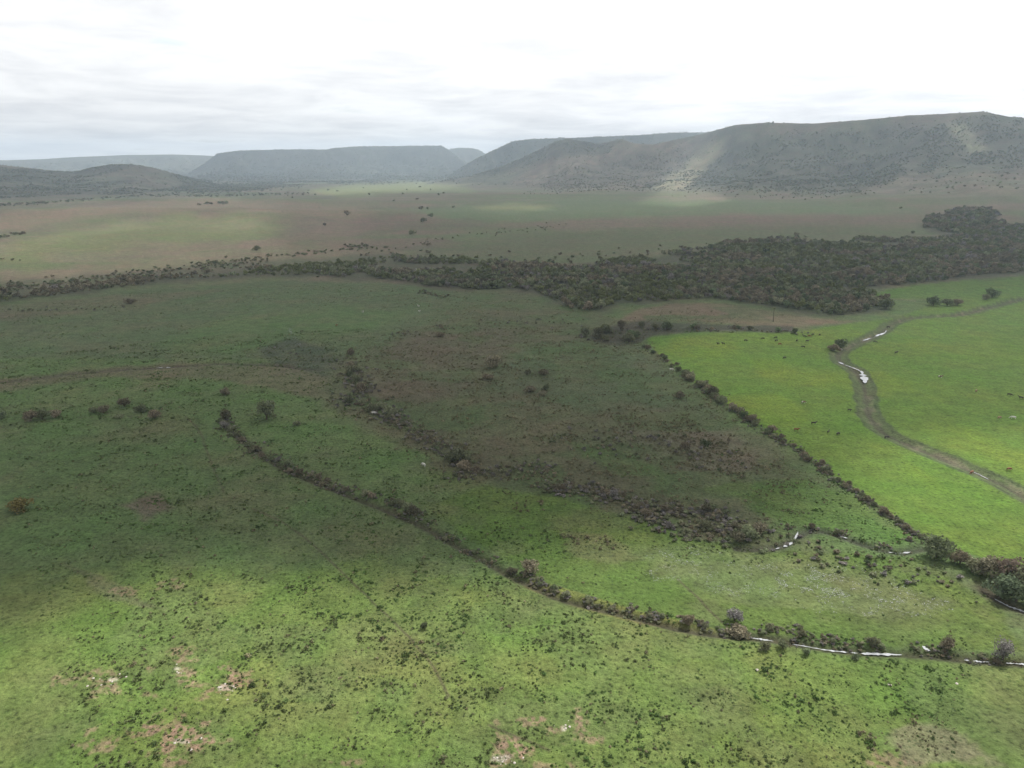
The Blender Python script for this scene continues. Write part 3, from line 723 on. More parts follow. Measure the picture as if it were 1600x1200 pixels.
def slant(x, y, z): return np.sqrt(np.asarray(x) ** 2 + np.asarray(y) ** 2 + (H - np.asarray(z)) ** 2)
def gn_scatter(name, pts, scale, idxs, templates, label, rotz=None, squash=None):
    """one stuff object: templates instanced on points"""
    n = len(pts)
    me = bpy.data.meshes.new(name)
    me.vertices.add(n); me.vertices.foreach_set('co', np.ascontiguousarray(pts, np.float32).ravel())
    rot = np.zeros((n, 3), np.float32); rot[:, 2] = rng.uniform(0, 6.28, n) if rotz is None else rotz
    sc3 = np.repeat(np.asarray(scale, np.float32)[:, None], 3, 1)
    if squash is not None: sc3[:, 2] *= squash
    a = me.attributes.new('rot3', 'FLOAT_VECTOR', 'POINT'); a.data.foreach_set('vector', rot.ravel())
    a = me.attributes.new('scale3', 'FLOAT_VECTOR', 'POINT'); a.data.foreach_set('vector', np.ascontiguousarray(sc3, np.float32).ravel())
    a = me.attributes.new('pick', 'INT', 'POINT'); a.data.foreach_set('value', np.ascontiguousarray(idxs, np.int32))
    o_ = link(name, me, kind='stuff', label=label)
    tcol = bpy.data.collections.new(name + '_pieces')
    for k, t in enumerate(templates):
        tob = bpy.data.objects.new('%s_piece_%03d' % (name, k), t); tcol.objects.link(tob)
    ng = bpy.data.node_groups.new(name, 'GeometryNodeTree')
    ng.interface.new_socket('Geometry', in_out='INPUT', socket_type='NodeSocketGeometry')
    ng.interface.new_socket('Geometry', in_out='OUTPUT', socket_type='NodeSocketGeometry')
    N = ng.nodes; L_ = ng.links
    gi, go = N.new('NodeGroupInput'), N.new('NodeGroupOutput')
    ci_ = N.new('GeometryNodeCollectionInfo'); ci_.inputs['Collection'].default_value = tcol; ci_.inputs['Separate Children'].default_value = True; ci_.inputs['Reset Children'].default_value = True
    iop = N.new('GeometryNodeInstanceOnPoints'); iop.inputs['Pick Instance'].default_value = True
    def attr(nm, typ):
        q = N.new('GeometryNodeInputNamedAttribute'); q.data_type = typ; q.inputs['Name'].default_value = nm; return q
    ar, as_, ap = attr('rot3', 'FLOAT_VECTOR'), attr('scale3', 'FLOAT_VECTOR'), attr('pick', 'INT')
    L_.new(gi.outputs[0], iop.inputs['Points']); L_.new(ci_.outputs[0], iop.inputs['Instance'])
    L_.new(ar.outputs['Attribute'], iop.inputs['Rotation']); L_.new(as_.outputs['Attribute'], iop.inputs['Scale']); L_.new(ap.outputs['Attribute'], iop.inputs['Instance Index'])
    L_.new(iop.outputs[0], go.inputs[0])
    md = o_.modifiers.new('scatter', 'NODES'); md.node_group = ng
    return o_

def empty(name, x, y, z, rz=0.0, sc=1.0, label=None, category=None, group=None):
    o_ = bpy.data.objects.new(name, None); COL.objects.link(o_)
    o_.empty_display_size = 0.2
    o_.location = (float(x), float(y), float(z)); o_.rotation_euler = (0, 0, rz); o_.scale = (sc, sc, sc) if not isinstance(sc, tuple) else sc
    if label: o_['label'] = label
    if category: o_['category'] = category
    if group: o_['group'] = group
    return o_
def plant(name, category, x, y, z, r, colour, label, group=None, hi=True, tall=1.0, trunk=False):
    e_ = empty(name, x, y, z, random.uniform(0, 6.28), (float(r), float(r * random.uniform(0.85, 1.15)), float(r * tall)), label, category, group)
    lib = HI[colour] if hi else LO[colour]
    if hi: lib = lib[4:] + lib[:1] if colour == 'bare' else lib[:4]
    link('crown', random.choice(lib), parent=e_)
    link('trunk' if trunk else 'stem', random.choice(TRUNK if trunk else STEM), parent=e_)
    return e_
def plant_px(name, category, px, py, rpx, colour, label, group=None, **kw):
    """px, py: middle of the plant as read on the survey; rpx: half its width there"""
    x, y, z = P(np.array(px, float), np.array(py + rpx * 0.75, float))
    r = 1.18 * rpx * float(slant(x, y, z)) / F_PX
    return plant(name, category, x, y, float(z) - 0.05 * r, r, colour, label, group, **kw)

# ================================================================== single shrubs and trees one can tell apart
SINGLES = [
 (417,641,19,'dark','large round dark brown shrub standing alone on the left meadow beside the hedge top',1.0),
 (354,649,11,'brown','dark shrub at the upper left end of the ditch hedge',1.0),
 (352,611,8,'brown','small dark shrub on the green slope above the ditch hedge end',0.9),
 (29,786,17,'orange','low orange-brown bush on the shaded slope at the left edge',0.62),
 (48,649,11,'brown','leftmost bush of the cluster on the left meadow',0.8),
 (66,646,12,'grey','grey-green middle bush of the cluster on the left meadow',0.8),
 (88,645,9,'brown','right-hand bush of the cluster on the left meadow',0.8),
 (147,639,8,'grey','left bush of the pair between the cluster and the small round shrubs',0.8),
 (163,638,9,'brown','right bush of the pair between the cluster and the small round shrubs',0.8),
 (195,628,10,'brown','upper small round shrub in the row on the left meadow',0.8),
 (220,636,10,'grey','low wide shrub second from the right end of the meadow row',0.7),
 (243,646,9,'brown','small round shrub at the right end of the meadow row',0.9),
 (187,648,7,'grey','little faint bush below the meadow row',0.6),
 (3,648,8,'dark','dark bush cut by the left edge of the view',0.9),
 (464,660,7,'grey','small low bush right of the large round shrub',0.7),
 (770,562,16,'brown','large brown bush in the upper middle of the marsh',0.85),
 (762,584,11,'brown','low brown bush just below the large marsh bush',0.5),
 (824,580,7,'dark','small dark bush left in the upper pair on the marsh',0.9),
 (849,580,8,'brown','small dark bush right in the upper pair on the marsh',0.8),
 (828,606,9,'brown','small bush left in the lower group of the marsh',0.8),
 (852,604,7,'dark','dark top bush in the lower group of the marsh',0.9),
 (848,612,7,'brown','bottom bush in the lower group of the marsh',0.7),
 (1060,616,8,'brown','brown bush close to the left side of the pasture hedge',0.9),
 (1070,695,10,'brown','dark low bush in the brown reeds left of the pasture hedge',0.8),
 (1102,691,9,'dark','dark bush right of the low bush in the brown reeds',0.8),
 (715,706,20,'dark','large dark bush in the middle of the marsh brook scrub',0.7),
 (727,724,14,'brown','dark bush below the large marsh brook bush',0.7),
 (400,387,6,'dark','lone dark tree on the open red grass plain',0.8),
 (688,520,8,'brown','bush on the dim bank at the top of the marsh',0.6),
 (203,468,9,'brown','low brown bush on the upper left meadow',0.6),
 (828,884,15,'brown','brown rounded shrub standing proud of the ditch hedge',1.0),
 (1172,830,15,'grey','pale brown shrub left of the brook bend',0.9),
 (1155,838,12,'brown','shrub beside the brook bend scrub, lower left',0.8),
 (1186,824,13,'brown','shrub nearest the brook bend on its upper side',0.9),
 (1463,852,24,'grey','large grey-green shrub where the brook meets the pasture hedge',0.85),
 (1500,871,13,'brown','brownish shrub right of the large hedge shrub',0.95),
 (1519,884,13,'grey','grey shrub between the hedge shrubs near the right edge',0.9),
 (1536,884,18,'brown','tall pale brown shrub near the right edge',0.95),
 (1578,892,22,'pink','pinkish twiggy shrub behind the pale green tree',0.95),
 (1562,918,20,'pale','pale green leafy tree beside the pinkish shrub at the right edge',1.0),
 (1588,926,18,'pale','lower pale green tree at the right edge',0.9),
 (1600,905,20,'grey','dark grey-green tree cut by the right edge',1.0),
 (1148,960,14,'bare','thin bare umbrella-shaped tree rising from the ditch hedge',0.8),
 (1075,966,11,'brown','brown bush at the left of the bare ditch tree',0.9),
 (1150,982,16,'brown','dark bush at the foot of the bare ditch tree',0.6),
 (1194,1009,9,'dark','left dark bush on the near bank of the ditch',0.9),
 (1223,1006,9,'dark','right dark bush on the near bank of the ditch',1.0),
 (1363,1001,9,'grey','small grey bush over the ditch water',1.0),
 (1480,1005,10,'brown','rusty brown bush on the far bank of the ditch',1.0),
 (1566,1018,17,'bare','grey bare shrub over the ditch near the right edge',1.0),
 (1260,1018,7,'dark','small dark bush on the grass just below the ditch',0.9),
 (1336,1024,7,'dark','small dark bush below the ditch water',0.6),
 (1562,997,8,'lush','',0),
 (662,976,7,'dark','dark little bush alone on the sunlit slope beside the trail',0.9),
 (1458,470,10,'dark','round dark tree left of the tree row on the far pasture',0.9),
 (1480,471,9,'grey','middle of the low tree row on the far pasture',0.7),
 (1495,471,8,'brown','brown right end of the low tree row on the far pasture',0.7),
 (1550,457,10,'dark','dark tree on the far brook beside the right edge',0.8),
 (1540,464,6,'grey','small tree left below the dark far brook tree',0.8),
 (1384,475,10,'dark','rounded dark tree at the right tip of the wood',1.0),
 (1352,468,9,'dark','dark tree standing over the right end of the wood',1.0),
 (1313,535,11,'dark','dark round tree over the pasture brook bend',0.8),
 (1303,542,8,'brown','smaller brown tree left of the brook bend tree',0.8),
 (548,548,8,'brown','top bush of the willow row on the marsh edge',0.8),
]
for px, py, rp, colr, lab, tall in SINGLES:
    if not lab: continue
    tr_y = any(w_ in lab for w_ in (' tree ', 'tree at', 'tree on')) and not 'ditch tree' in lab.split('bush')[-1] if 'bush' not in lab and 'shrub' not in lab else False
    plant_px('tree' if tr_y else 'shrub', 'tree' if tr_y else 'shrub', px, py, rp, colr, lab, tall=tall, trunk=tr_y)

# slender tree with a pale tuft on a bare stem, beside the wood
x, y, z = P(np.array(1208.), np.array(503.))
d_ = float(slant(x, y, z)) / F_PX
e_ = empty('slender_tree', x, y, z, 0, 1.0, 'slender bare-stemmed tree with a small pale crown in front of the wood', 'tree')
V_, F_ = tube([(0, 0, -0.3), (0.1, 0, 3), (-0.1 * d_, 0, 9 * d_), (-0.5 * d_, 0, 19 * d_)], [0.28, 0.22, 0.18, 0.1], 8)
me = bpy.data.meshes.new('trunk'); me.from_pydata([tuple(v_) for v_ in V_], [], F_); me.materials.append(BARK); link('trunk', me, parent=e_)
cw = link('crown', HI['yellow'][4], parent=e_); cw.location = (-0.5 * d_, 0, 17.5 * d_); cw.scale = (4.2 * d_, 4.2 * d_, 3 * d_)

# ================================================================== hedges and scrub rows
def along(line_px, spacing, jit=0.5, jy=3.0):
    q = smooth_line(line_px, 3)
    x, y, z = P(q[:, 0], q[:, 1])
    d = np.r_[0, np.cumsum(np.hypot(np.diff(x), np.diff(y)))]
    t = np.arange(0, d[-1], spacing); t = t + rng.uniform(-jit, jit, len(t)) * spacing
    X = np.interp(t, d, x) + rng.normal(0, spacing * 0.3, len(t)); Y = np.interp(t, d, y) + rng.normal(0, spacing * 0.3, len(t))
    return X, Y
brush_pts, brush_sc, brush_id = [], [], []
BR = ['brown', 'grey', 'bare', 'dark']; BRT = [LO[c][k] for c in BR for k in (0, 1, 2)]
def row(line, spacing, rlo, rhi, cols, label, group, name='shrub', tall=(0.7, 1.0), brush=3, bsz=(0.4, 0.9), bspread=1.5):
    full = 'pasture hedge' in label or 'willow' in label or 'scrub' in label
    X, Y = along(line, spacing * (1.0 if full else 1.2))
    for x_, y_ in zip(X, Y):
        r = random.uniform(rlo, rhi) * random.choice([0.75, 0.9, 1.0] if full else [0.6, 0.75, 0.85, 1.0]) if name == 'shrub' else random.uniform(rlo, rhi)
        z_ = float(zt(x_, y_))
        plant(name, 'shrub', x_, y_, z_ - 0.04 * r, r, random.choice(cols), label, group, tall=random.uniform(*tall))
        for _ in range(brush * 2):
            bx, by = x_ + random.gauss(0, bspread), y_ + random.gauss(0, bspread)
            brush_pts.append((bx, by, float(zt(bx, by)) - 0.05)); brush_sc.append(random.uniform(bsz[0], bsz[1]) * 0.85); brush_id.append(random.randrange(9))
row([(352,655),(372,684),(402,706),(440,730)], 4.2, 1.5, 2.8, ['brown','grey','bare'], 'brown scrubby shrub in the upper stretch of the ditch hedge', 'shrubs of the upper ditch hedge', brush=9, bspread=2)
row([(448,733),(480,742),(520,760),(560,772),(612,786),(650,806)], 3.2, 1.3, 2.6, ['brown','brown','grey'], 'dark brown shrub in the shaded middle stretch of the ditch hedge', 'shrubs of the middle ditch hedge', brush=9, bspread=1.6)
row([(650,806),(700,836),(740,862),(775,884),(815,906)], 3.4, 0.8, 1.5, ['brown','dark','grey'], 'low brown bush on the bank where the ditch leaves the shade', 'bushes on the shaded ditch bank', brush=6, bsz=(0.3, 0.7), bspread=1.2)
row([(822,898),(862,920),(905,936),(950,950),(1000,961),(1060,972),(1110,980),(1150,985)], 2.3, 0.9, 1.5, ['grey','grey','brown','dark'], 'low grey-green bush in the sunlit hedge along the ditch', 'bushes of the sunlit ditch hedge', brush=7, bsz=(0.4, 0.8), bspread=0.9)
row([(1165,990),(1210,992),(1265,998),(1320,1005),(1380,1011),(1440,1016),(1500,1020),(1560,1025),(1640,1033)], 2.6, 0.8, 1.4, ['grey','dark','brown'], 'low bush on the bank above the ditch water', 'bushes above the ditch water', brush=8, bsz=(0.3, 0.7), bspread=0.9)
row([(1190,985),(1225,984),(1270,990),(1300,996)], 2.4, 0.8, 1.3, ['grey','brown'], 'bush of the second row curving behind the ditch', 'bushes of the second row behind the ditch', brush=5, bsz=(0.3,0.7), bspread=0.8)
row([(1008,540),(1022,553),(1046,568),(1068,584)], 6.5, 1.6, 3.0, ['brown','dark'], 'brown bush at the top end of the pasture hedge', 'bushes at the top of the pasture hedge', brush=4, bspread=2)
row([(1068,585),(1085,598),(1110,614),(1135,634),(1158,650),(1180,662),(1205,679)], 3.6, 2.0, 3.6, ['brown','brown','dark','grey'], 'brown shrub in the thick middle of the pasture hedge', 'shrubs in the thick middle of the pasture hedge', brush=8, bspread=2)
row([(1205,679),(1240,700),(1280,730),(1312,752),(1345,776),(1380,800),(1420,826),(1444,842)], 2.7, 1.1, 2.1, ['brown','brown','grey'], 'brown bush in the lower stretch of the pasture hedge', 'bushes in the lower pasture hedge', brush=9, bspread=1.1)
row([(545,575),(560,588),(566,604),(552,622),(578,636),(602,644),(622,654)], 6.5, 2.2, 4.2, ['brown','grey','grey','dark'], 'rounded shrub of the willow row on the marsh edge', 'willow row on the marsh edge', brush=10, bspread=4, bsz=(0.7, 1.6))
row([(620,652),(650,672),(680,690),(712,716),(728,738),(760,742),(800,735),(850,730),(858,740)], 6.5, 1.0, 1.9, ['brown','dark'], 'low dark bush in the scrub along the marsh brook', 'bushes along the marsh brook', brush=16, bspread=3.2, bsz=(0.5, 1.2))
row([(860,765),(900,768),(940,768),(975,784),(1000,800),(1030,818),(1060,826)], 3.8, 1.3, 2.6, ['brown','brown','bare'], 'brown twiggy shrub in the curved scrub band of the marsh', 'shrubs in the curved scrub band', brush=14, bspread=3.0, bsz=(0.6, 1.4))
row([(1030,800),(1070,800),(1100,800),(1130,810),(1150,822),(1140,832),(1100,830),(1070,835)], 4.2, 1.4, 2.8, ['brown','grey','bare'], 'brown twiggy shrub in the scrub left of the brook bend', 'shrubs left of the brook bend', brush=14, bspread=3.0, bsz=(0.6, 1.4))
row([(1240,826),(1290,830),(1330,840),(1360,850),(1400,852),(1430,846)], 5, 0.8, 1.4, ['dark','brown'], 'low dark bush on the bank of the marsh brook', 'bushes on the bank of the marsh brook', brush=10, bsz=(0.3,0.7), bspread=1.3)
row([(922,528),(940,534),(965,538),(985,530),(1005,528)], 8, 3.4, 5.0, ['brown','grey','dark'], 'rounded brown tree in the clump at the pasture corner', 'trees of the pasture corner clump', name='tree', tall=(0.8,1.1), brush=3, bspread=3, bsz=(1,2))
row([(940,520),(980,512),(1010,514),(1040,514),(1085,513)], 8.5, 3.2, 5.0, ['dark','brown','yellow'], 'tree in the row behind the pasture corner clump', 'trees behind the pasture corner clump', name='tree', tall=(0.8,1.1), brush=2, bspread=3, bsz=(1,2))
row([(1090,516),(1130,515),(1170,516),(1205,520),(1243,517)], 8, 2.0, 3.4, ['dark','brown'], 'low tree in the row along the upper edge of the pasture', 'low trees along the upper pasture edge', name='tree', tall=(0.7,1.0), brush=4, bspread=3, bsz=(0.8,1.5))
row([(655,455),(690,466),(720,460)], 10, 1.6, 2.8, ['brown','grey'], 'bush in the short row leading from the wood', 'bushes leading from the wood', brush=6, bspread=3, bsz=(0.8,1.4))
row([(620,525),(670,512),(700,508),(760,500)], 14, 1.0, 2.0, ['brown'], 'low bush on the dim bank across the upper marsh', 'bushes on the dim bank', brush=6, bspread=4, bsz=(0.5,1.0))
for ln, n_, sg in (([(0,486),(60,484),(140,484),(200,478)], 60, 4), ([(430,540),(480,560),(560,565)], 40, 5), ([(870,690),(960,690),(1060,700),(1130,720)], 160, 9), ([(700,520),(820,500),(900,510)], 60, 6), ([(1160,845),(1240,850),(1300,870),(1420,890),(1500,905)], 90, 5)):
    q = smooth_line(ln, 3); k = rng.integers(0, len(q), n_)
    x_, y_, z_ = P(q[k, 0], q[k, 1]); x_ = x_ + rng.normal(0, sg, n_); y_ = y_ + rng.normal(0, sg, n_)
    for a_, b_ in zip(x_, y_):
        brush_pts.append((a_, b_, float(zt(a_, b_)) - 0.05)); brush_sc.append(random.uniform(0.4, 1.2)); brush_id.append(random.randrange(12))
gn_scatter('brush', np.array(brush_pts), np.array(brush_sc), np.array(brush_id), BRT, 'low tangled brush between the shrubs of the hedges', squash=0.7)

# ================================================================== the riverside wood
gx, gy = np.meshgrid(np.arange(-1150, 1250, 5.2), np.arange(380, 1500, 5.2))
gx = (gx + rng.uniform(-2.4, 2.4, gx.shape)).ravel(); gy = (gy + rng.uniform(-2.4, 2.4, gy.shape)).ravel()
gz = zt(gx, gy); fx, fy = project(gx, gy, gz)
wx = fx + 26 * (fbm(gx / 45, gy / 45, 4, 500) - 0.5); wy = fy + 18 * (fbm(gx / 45 + 9, gy / 45, 4, 505) - 0.5)
okf = inside(FOREST, wx, wy + 4) & (fx > -80) & (fx < 1680)
thin_ = (fx < 560) & (fy < 440) & (fbm(gx / 40, gy / 40, 3, 510) < 0.42) & (wy < np.interp(fx, [0, 200, 420, 560], [466, 442, 428, 425]))
gap_ = (fbm(gx / 30 + 4, gy / 30, 3, 512) < np.where(fx > 850, 0.24, 0.26)) | ((fbm(gx / 60, gy / 60, 3, 513) < np.where(fx > 950, 0.34, 0.40)) & (wy < np.interp(fx, [600, 900, 1200, 1600], [425, 435, 402, 385])))
okf &= ~thin_ & ~gap_
gx, gy, gz, fx, fy = gx[okf], gy[okf], gz[okf], fx[okf], fy[okf]
nF = len(gx)
sc_ = rng.choice([1.9, 2.5, 3.2, 4.3], nF, p=[0.28, 0.37, 0.25, 0.10]) * rng.uniform(0.85, 1.2, nF) * (0.8 + 0.45 * fbm(gx / 50, gy / 50, 3, 515))
sc_ *= np.interp(fx, [0, 500, 800], [0.8, 0.85, 1.0])
patch = fbm(gx / 38, gy / 38, 3, 520) + rng.normal(0, 0.09, nF)
kind = np.where(patch > 0.67, 4, np.where(patch > 0.52, 1, np.where(patch < 0.42, 2, np.where(patch < 0.49, 3, 0))))   # 0 bare 1 grey 2 brown 3 dark 4 yellow
right_ = inside([(1150,440),(1400,440),(1400,500),(1150,500)], fx, fy); kind = np.where(right_ & (kind == 0), 3, kind)
cols_ = ['bare', 'grey', 'brown', 'dark', 'yellow']
lab_ = ['leafless grey-brown tree of the wood front', 'grey-green tree of the wood front', 'brownish tree of the wood front', 'dark evergreen tree of the wood front', 'yellow-green tree of the wood front']
inview = (fx > 2) & (fx < 1598)
ang = np.where(inview, sc_ / slant(gx, gy, gz), 0)
front_ = np.argsort(-ang)[:290]
isf = np.zeros(nF, bool); isf[front_] = True
def where_(a):
    for lim, t in ((120, ' at its left end'), (300, ' above the left end of the left meadow'), (450, ' above the middle of the left meadow'), (620, ' above the right part of the left meadow'), (740, ' where the short bush row meets it'),
                   (850, ' above the upper marsh'), (920, ' on its corner over the upper marsh'), (1010, ' on its lowest bulge'), (1120, ' behind the brown field'), (1200, ' left of the slender pale-crowned tree'), (1260, ' right behind the slender pale-crowned tree'), (1330, ' at the lower belly over the pasture'), (1400, ' at its tip beside the far pasture'), (1500, ' above the far pasture')):
        if a < lim: return t
    return ' near the right edge above the far pasture'
for i in front_:
    plant('tree', 'tree', gx[i], gy[i], gz[i] - 0.1, sc_[i], cols_[kind[i]], lab_[kind[i]] + where_(fx[i]), 'trees at the front of the riverside wood', hi=False, tall=random.uniform(0.8, 1.1), trunk=True)
WT = [LO[c][k] for c in cols_ for k in range(5)]
gn_scatter('woodland', np.c_[gx, gy, gz - 0.1][~isf], sc_[~isf], (kind * 5 + rng.integers(0, 5, nF))[~isf], WT, 'dense grey and dark riverside wood across the plain')
print('forest trees', nF)

# ================================================================== far trees: hill woods, mesas, tree lines
gi_ = lambda x, y: (np.clip(np.searchsorted(RR, np.hypot(x, y)), 0, nr - 1), np.clip(np.searchsorted(azd, np.arctan2(x, y)), 0, na - 1))
def sector(n, r0, r1, half=37.5, lin=False):
    a = rng.uniform(-math.radians(half), math.radians(half), n)
    r = np.sqrt(rng.uniform(r0 * r0, r1 * r1, n)) if not lin else rng.uniform(r0, r1, n)
    return r * np.sin(a), r * np.cos(a)
x, y = sector(110000, 2200, 5000, lin=True); i_, j_ = gi_(x, y)
pw = wood_amt[i_, j_] * 0.75 + 0.05 * (HZ[i_, j_] > 12)
clump = fbm(x / 55, y / 55, 3, 530)
k = rng.random(len(x)) < pw * sstep(0.36, 0.58, clump) * 1.3
x, y = x[k], y[k]
FT = [LO[c][q] for c in ('dark', 'grey', 'brown') for q in (0, 1, 2)]
farp = [np.c_[x, y, zt(x, y) - 0.3]]; fars = [rng.uniform(2.2, 5.0, len(x))]
x, y = sector(34000, 5000, 10200, 36, lin=True); i_, j_ = gi_(x, y)
k = rng.random(len(x)) < np.maximum(wood_amt[i_, j_], mesas[i_, j_] * 0.8) * 0.8
farp.append(np.c_[x[k], y[k], zt(x[k], y[k]) - 0.5]); fars.append(rng.uniform(4, 9.5, k.sum()))
pts_, scs_ = np.vstack(farp), np.concatenate(fars)
gn_scatter('hillside_trees', pts_, scs_, rng.integers(0, 9, len(pts_)), FT, 'scattered dark trees and thickets on the hills', squash=0.75)
print('far trees', len(pts_))
fp, fs = [], []
def farline(ln, n, sg, lo, hi_):
    q = smooth_line(ln, 2); t = rng.integers(0, len(q), n)
    x_, y_, z_ = P(q[t, 0], q[t, 1] + rng.normal(0, sg, n)); x_ = x_ + rng.normal(0, 6, n); g_ = np.hypot(x_, y_) > 700; x_, y_ = x_[g_], y_[g_]; n = len(x_)
    fp.append(np.c_[x_, y_, zt(x_, y_) - 0.2]); fs.append(rng.uniform(lo, hi_, n))
farline([(-40,325),(60,318),(150,311),(230,306),(330,307),(420,304),(480,303)], 260, 1.0, 3, 6)
farline([(250,300),(330,300),(380,297),(460,290)], 120, 2, 3, 7)
farline([(300,415),(420,402),(545,390),(600,388)], 80, 1.6, 1.5, 3)
farline([(0,452),(100,442),(250,425),(420,408)], 260, 4, 1.2, 2.6)
farline([(545,386),(575,386)], 16, 1.5, 2, 3.5)
farline([(480,440),(620,400),(700,404),(900,405),(1100,385),(1300,375)], 90, 5, 1.5, 3.5)
farline([(640,270),(720,275),(560,275),(450,272)], 160, 4, 5, 10)
farline([(310,320),(340,317),(352,318)], 40, 0.8, 2.5, 5)
farline([(820,302),(870,298),(920,290),(1000,290),(1080,298),(1200,300),(1300,303)], 180, 4, 2, 4.5)
farline([(0,372),(20,368),(34,366)], 14, 0.6, 2.5, 4)
farline([(0,404),(40,408)], 5, 0.8, 1.5, 2.5)
farline([(1180,190),(1215,190)], 0, 0.2, 2, 3)
farline([(780,362),(880,352),(700,372),(560,402)], 70, 2.5, 1.2, 2.4)
farline([(1340,287),(1420,283),(1480,272),(1590,268)], 60, 4, 2.5, 4.5)
pts_, scs_ = np.vstack(fp), np.concatenate(fs)
gn_scatter('distant_thickets', pts_, scs_, rng.integers(0, 9, len(pts_)), FT, 'thin lines of distant dark thickets across the plain', squash=0.8)
# small trees on the crest of the right hill
for px_, rp_ in ((1183, 1.6), (1201, 1.6), (1208, 2.0)):
    az, sl = px_dir(px_, 191.5); D_ = 3840.0
    x_, y_ = D_ * math.sin(az), D_ * math.cos(az); z_ = float(zt(x_, y_))
    plant('tree', 'tree', x_, y_, z_ - 0.5, rp_ * D_ / F_PX, 'dark', 'tiny tree on the skyline of the right hill', 'trees on the skyline of the right hill', hi=False, tall=1.2, trunk=True)

# ================================================================== tussocks and dry marsh grass
x, y = sector(280000, 96, 480, 36.5)
z = zt(x, y); tx, ty = project(x, y, z)
w1_ = fbm(tx / 46, ty / 20, 4, 70) - 0.5; w2_ = fbm(tx / 46 + 40, ty / 20, 4, 75) - 0.5
pas = mask(PASTURE, 2, 2.5, tx, ty, w1_, w2_)
cl_ = 0.72 * fbm(x / 4, y / 4, 3, 540) + 0.28 * fbm(x / 20, y / 20, 3, 545)
prob = sstep(0.42, 0.60, cl_) * 0.50 + 0.30
fgR = mask([(560,880),(900,940),(1300,1010),(1700,1060),(1700,1300),(-200,1300),(-200,1150),(300,1000),(420,900)], 60, 20, tx, ty, w1_, w2_)
prob *= 0.55 + 0.45 * fgR
dense = mask([(1000,1060),(1700,1060),(1700,1300),(900,1300)], 40, 40, tx, ty, w1_, w2_); prob = np.clip(prob * (1 + 0.35 * dense), 0, 1)
calm = mask([(780,1020),(980,1000),(1120,1010),(1160,1060),(1060,1090),(900,1060)], 30, 30, tx, ty, w1_, w2_); prob *= 1 - 0.7 * calm
mead = mask([(850,870),(1000,860),(1300,900),(1560,960),(1600,1010),(1200,985),(900,930)], 14, 14, tx, ty, w1_, w2_); prob *= 1 - 0.88 * mead
prob *= 1 - pas
for line, wd, dp in CH[:1]: prob *= sstep(1.0, 2.6, seg_dist(x, y, line))
prob *= sstep(430, 520, ty)
k = rng.random(len(x)) < prob
x, y, z, tx, ty, cl_ = x[k], y[k], z[k], tx[k], ty[k], cl_[k]
sz = np.clip(rng.lognormal(-1.52, 0.45, len(x)), 0.10, 0.7) * (0.75 + 0.7 * sstep(0.5, 0.65, cl_))
fld = fbm(x / 22, y / 22, 3, 550)
marshy = mask([(520,560),(760,455),(1240,495),(1010,522),(1300,760),(1190,850),(1060,835),(740,760),(560,650)], 10, 20, tx, ty, fbm(tx / 46, ty / 20, 4, 70) - 0.5, fbm(tx / 46 + 40, ty / 20, 4, 75) - 0.5)
dry = mask([(1340,1130),(1460,1120),(1580,1150),(1600,1210),(1380,1210)], 20, 30, tx, ty, 0 * x, 0 * x) * 0.6
pick = np.where(rng.random(len(x)) < np.clip(marshy * 0.75 + dry + 0.10, 0, 1), rng.integers(7, 11, len(x)), np.where(fld > 0.56, rng.integers(5, 7, len(x)), rng.integers(0, 5, len(x))))
seen = (tx > 5) & (tx < 1595) & (ty < 1195)
ang = np.where(seen, sz / slant(x, y, z), 0)
front_ = np.argsort(-ang)[:290]; isf = np.zeros(len(x), bool); isf[front_] = True
tl_ = {0: 'olive green grass tussock on the sunlit foreground slope', 1: 'fresh green herb clump on the foreground slope', 2: 'dry straw-coloured grass tussock on the foreground slope'}
for i in front_:
    t = 0 if pick[i] < 5 else 1 if pick[i] < 7 else 2
    o_ = bpy.data.objects.new('grass_tussock', TUFTS[pick[i]]); COL.objects.link(o_)
    o_.location = (x[i], y[i], z[i] - 0.02); o_.rotation_euler = (0, 0, random.uniform(0, 6.28)); s_ = float(sz[i]); o_.scale = (s_, s_, s_)
    o_['label'] = tl_[t] + (' at the far left' if tx[i] < 250 else ' left of centre' if tx[i] < 620 else ' in the middle' if tx[i] < 980 else ' right of centre' if tx[i] < 1330 else ' at the far right'); o_['category'] = 'tussock'; o_['group'] = ['olive grass tussocks in the foreground', 'green herb clumps in the foreground', 'dry grass tussocks in the foreground'][t]
gn_scatter('tussock_grass', np.c_[x, y, z - 0.02][~isf], sz[~isf], pick[~isf], TUFTS, 'countless grass tussocks over the rough grassland')
print('tussocks', len(x))
x, y = sector(90000, 400, 950, 36.5)
z = zt(x, y); tx, ty = project(x, y, z); zz = 0 * x
area = np.maximum(mask([(-300,510),(0,480),(200,458),(560,442),(860,465),(900,500),(700,520),(640,575),(400,560),(0,595),(-300,610)], 8, 8, tx, ty, zz, zz) * 0.8,
                  mask([(520,560),(760,455),(900,470),(1240,495),(1010,522),(1060,580),(1200,690),(900,640),(560,650)], 10, 8, tx, ty, zz, zz))
area = np.maximum(area, 0.30 * mask([(640,408),(900,420),(1440,370),(1440,340),(900,360)], 8, 8, tx, ty, zz, zz))
area *= 1 - mask([(240,545),(380,490),(560,478),(640,490),(560,540),(420,556)], 8, 8, tx, ty, zz, zz) * 0.85
k = rng.random(len(x)) < area * sstep(0.40, 0.6, fbm(x / 16, y / 16, 3, 560)) * 0.7
x, y, z, tx, ty = x[k], y[k], z[k], tx[k], ty[k]
sw = sstep(500, 640, tx)
pick = np.where(rng.random(len(x)) < 0.15 + 0.6 * sw, rng.integers(7, 11, len(x)), rng.integers(0, 5, len(x)))
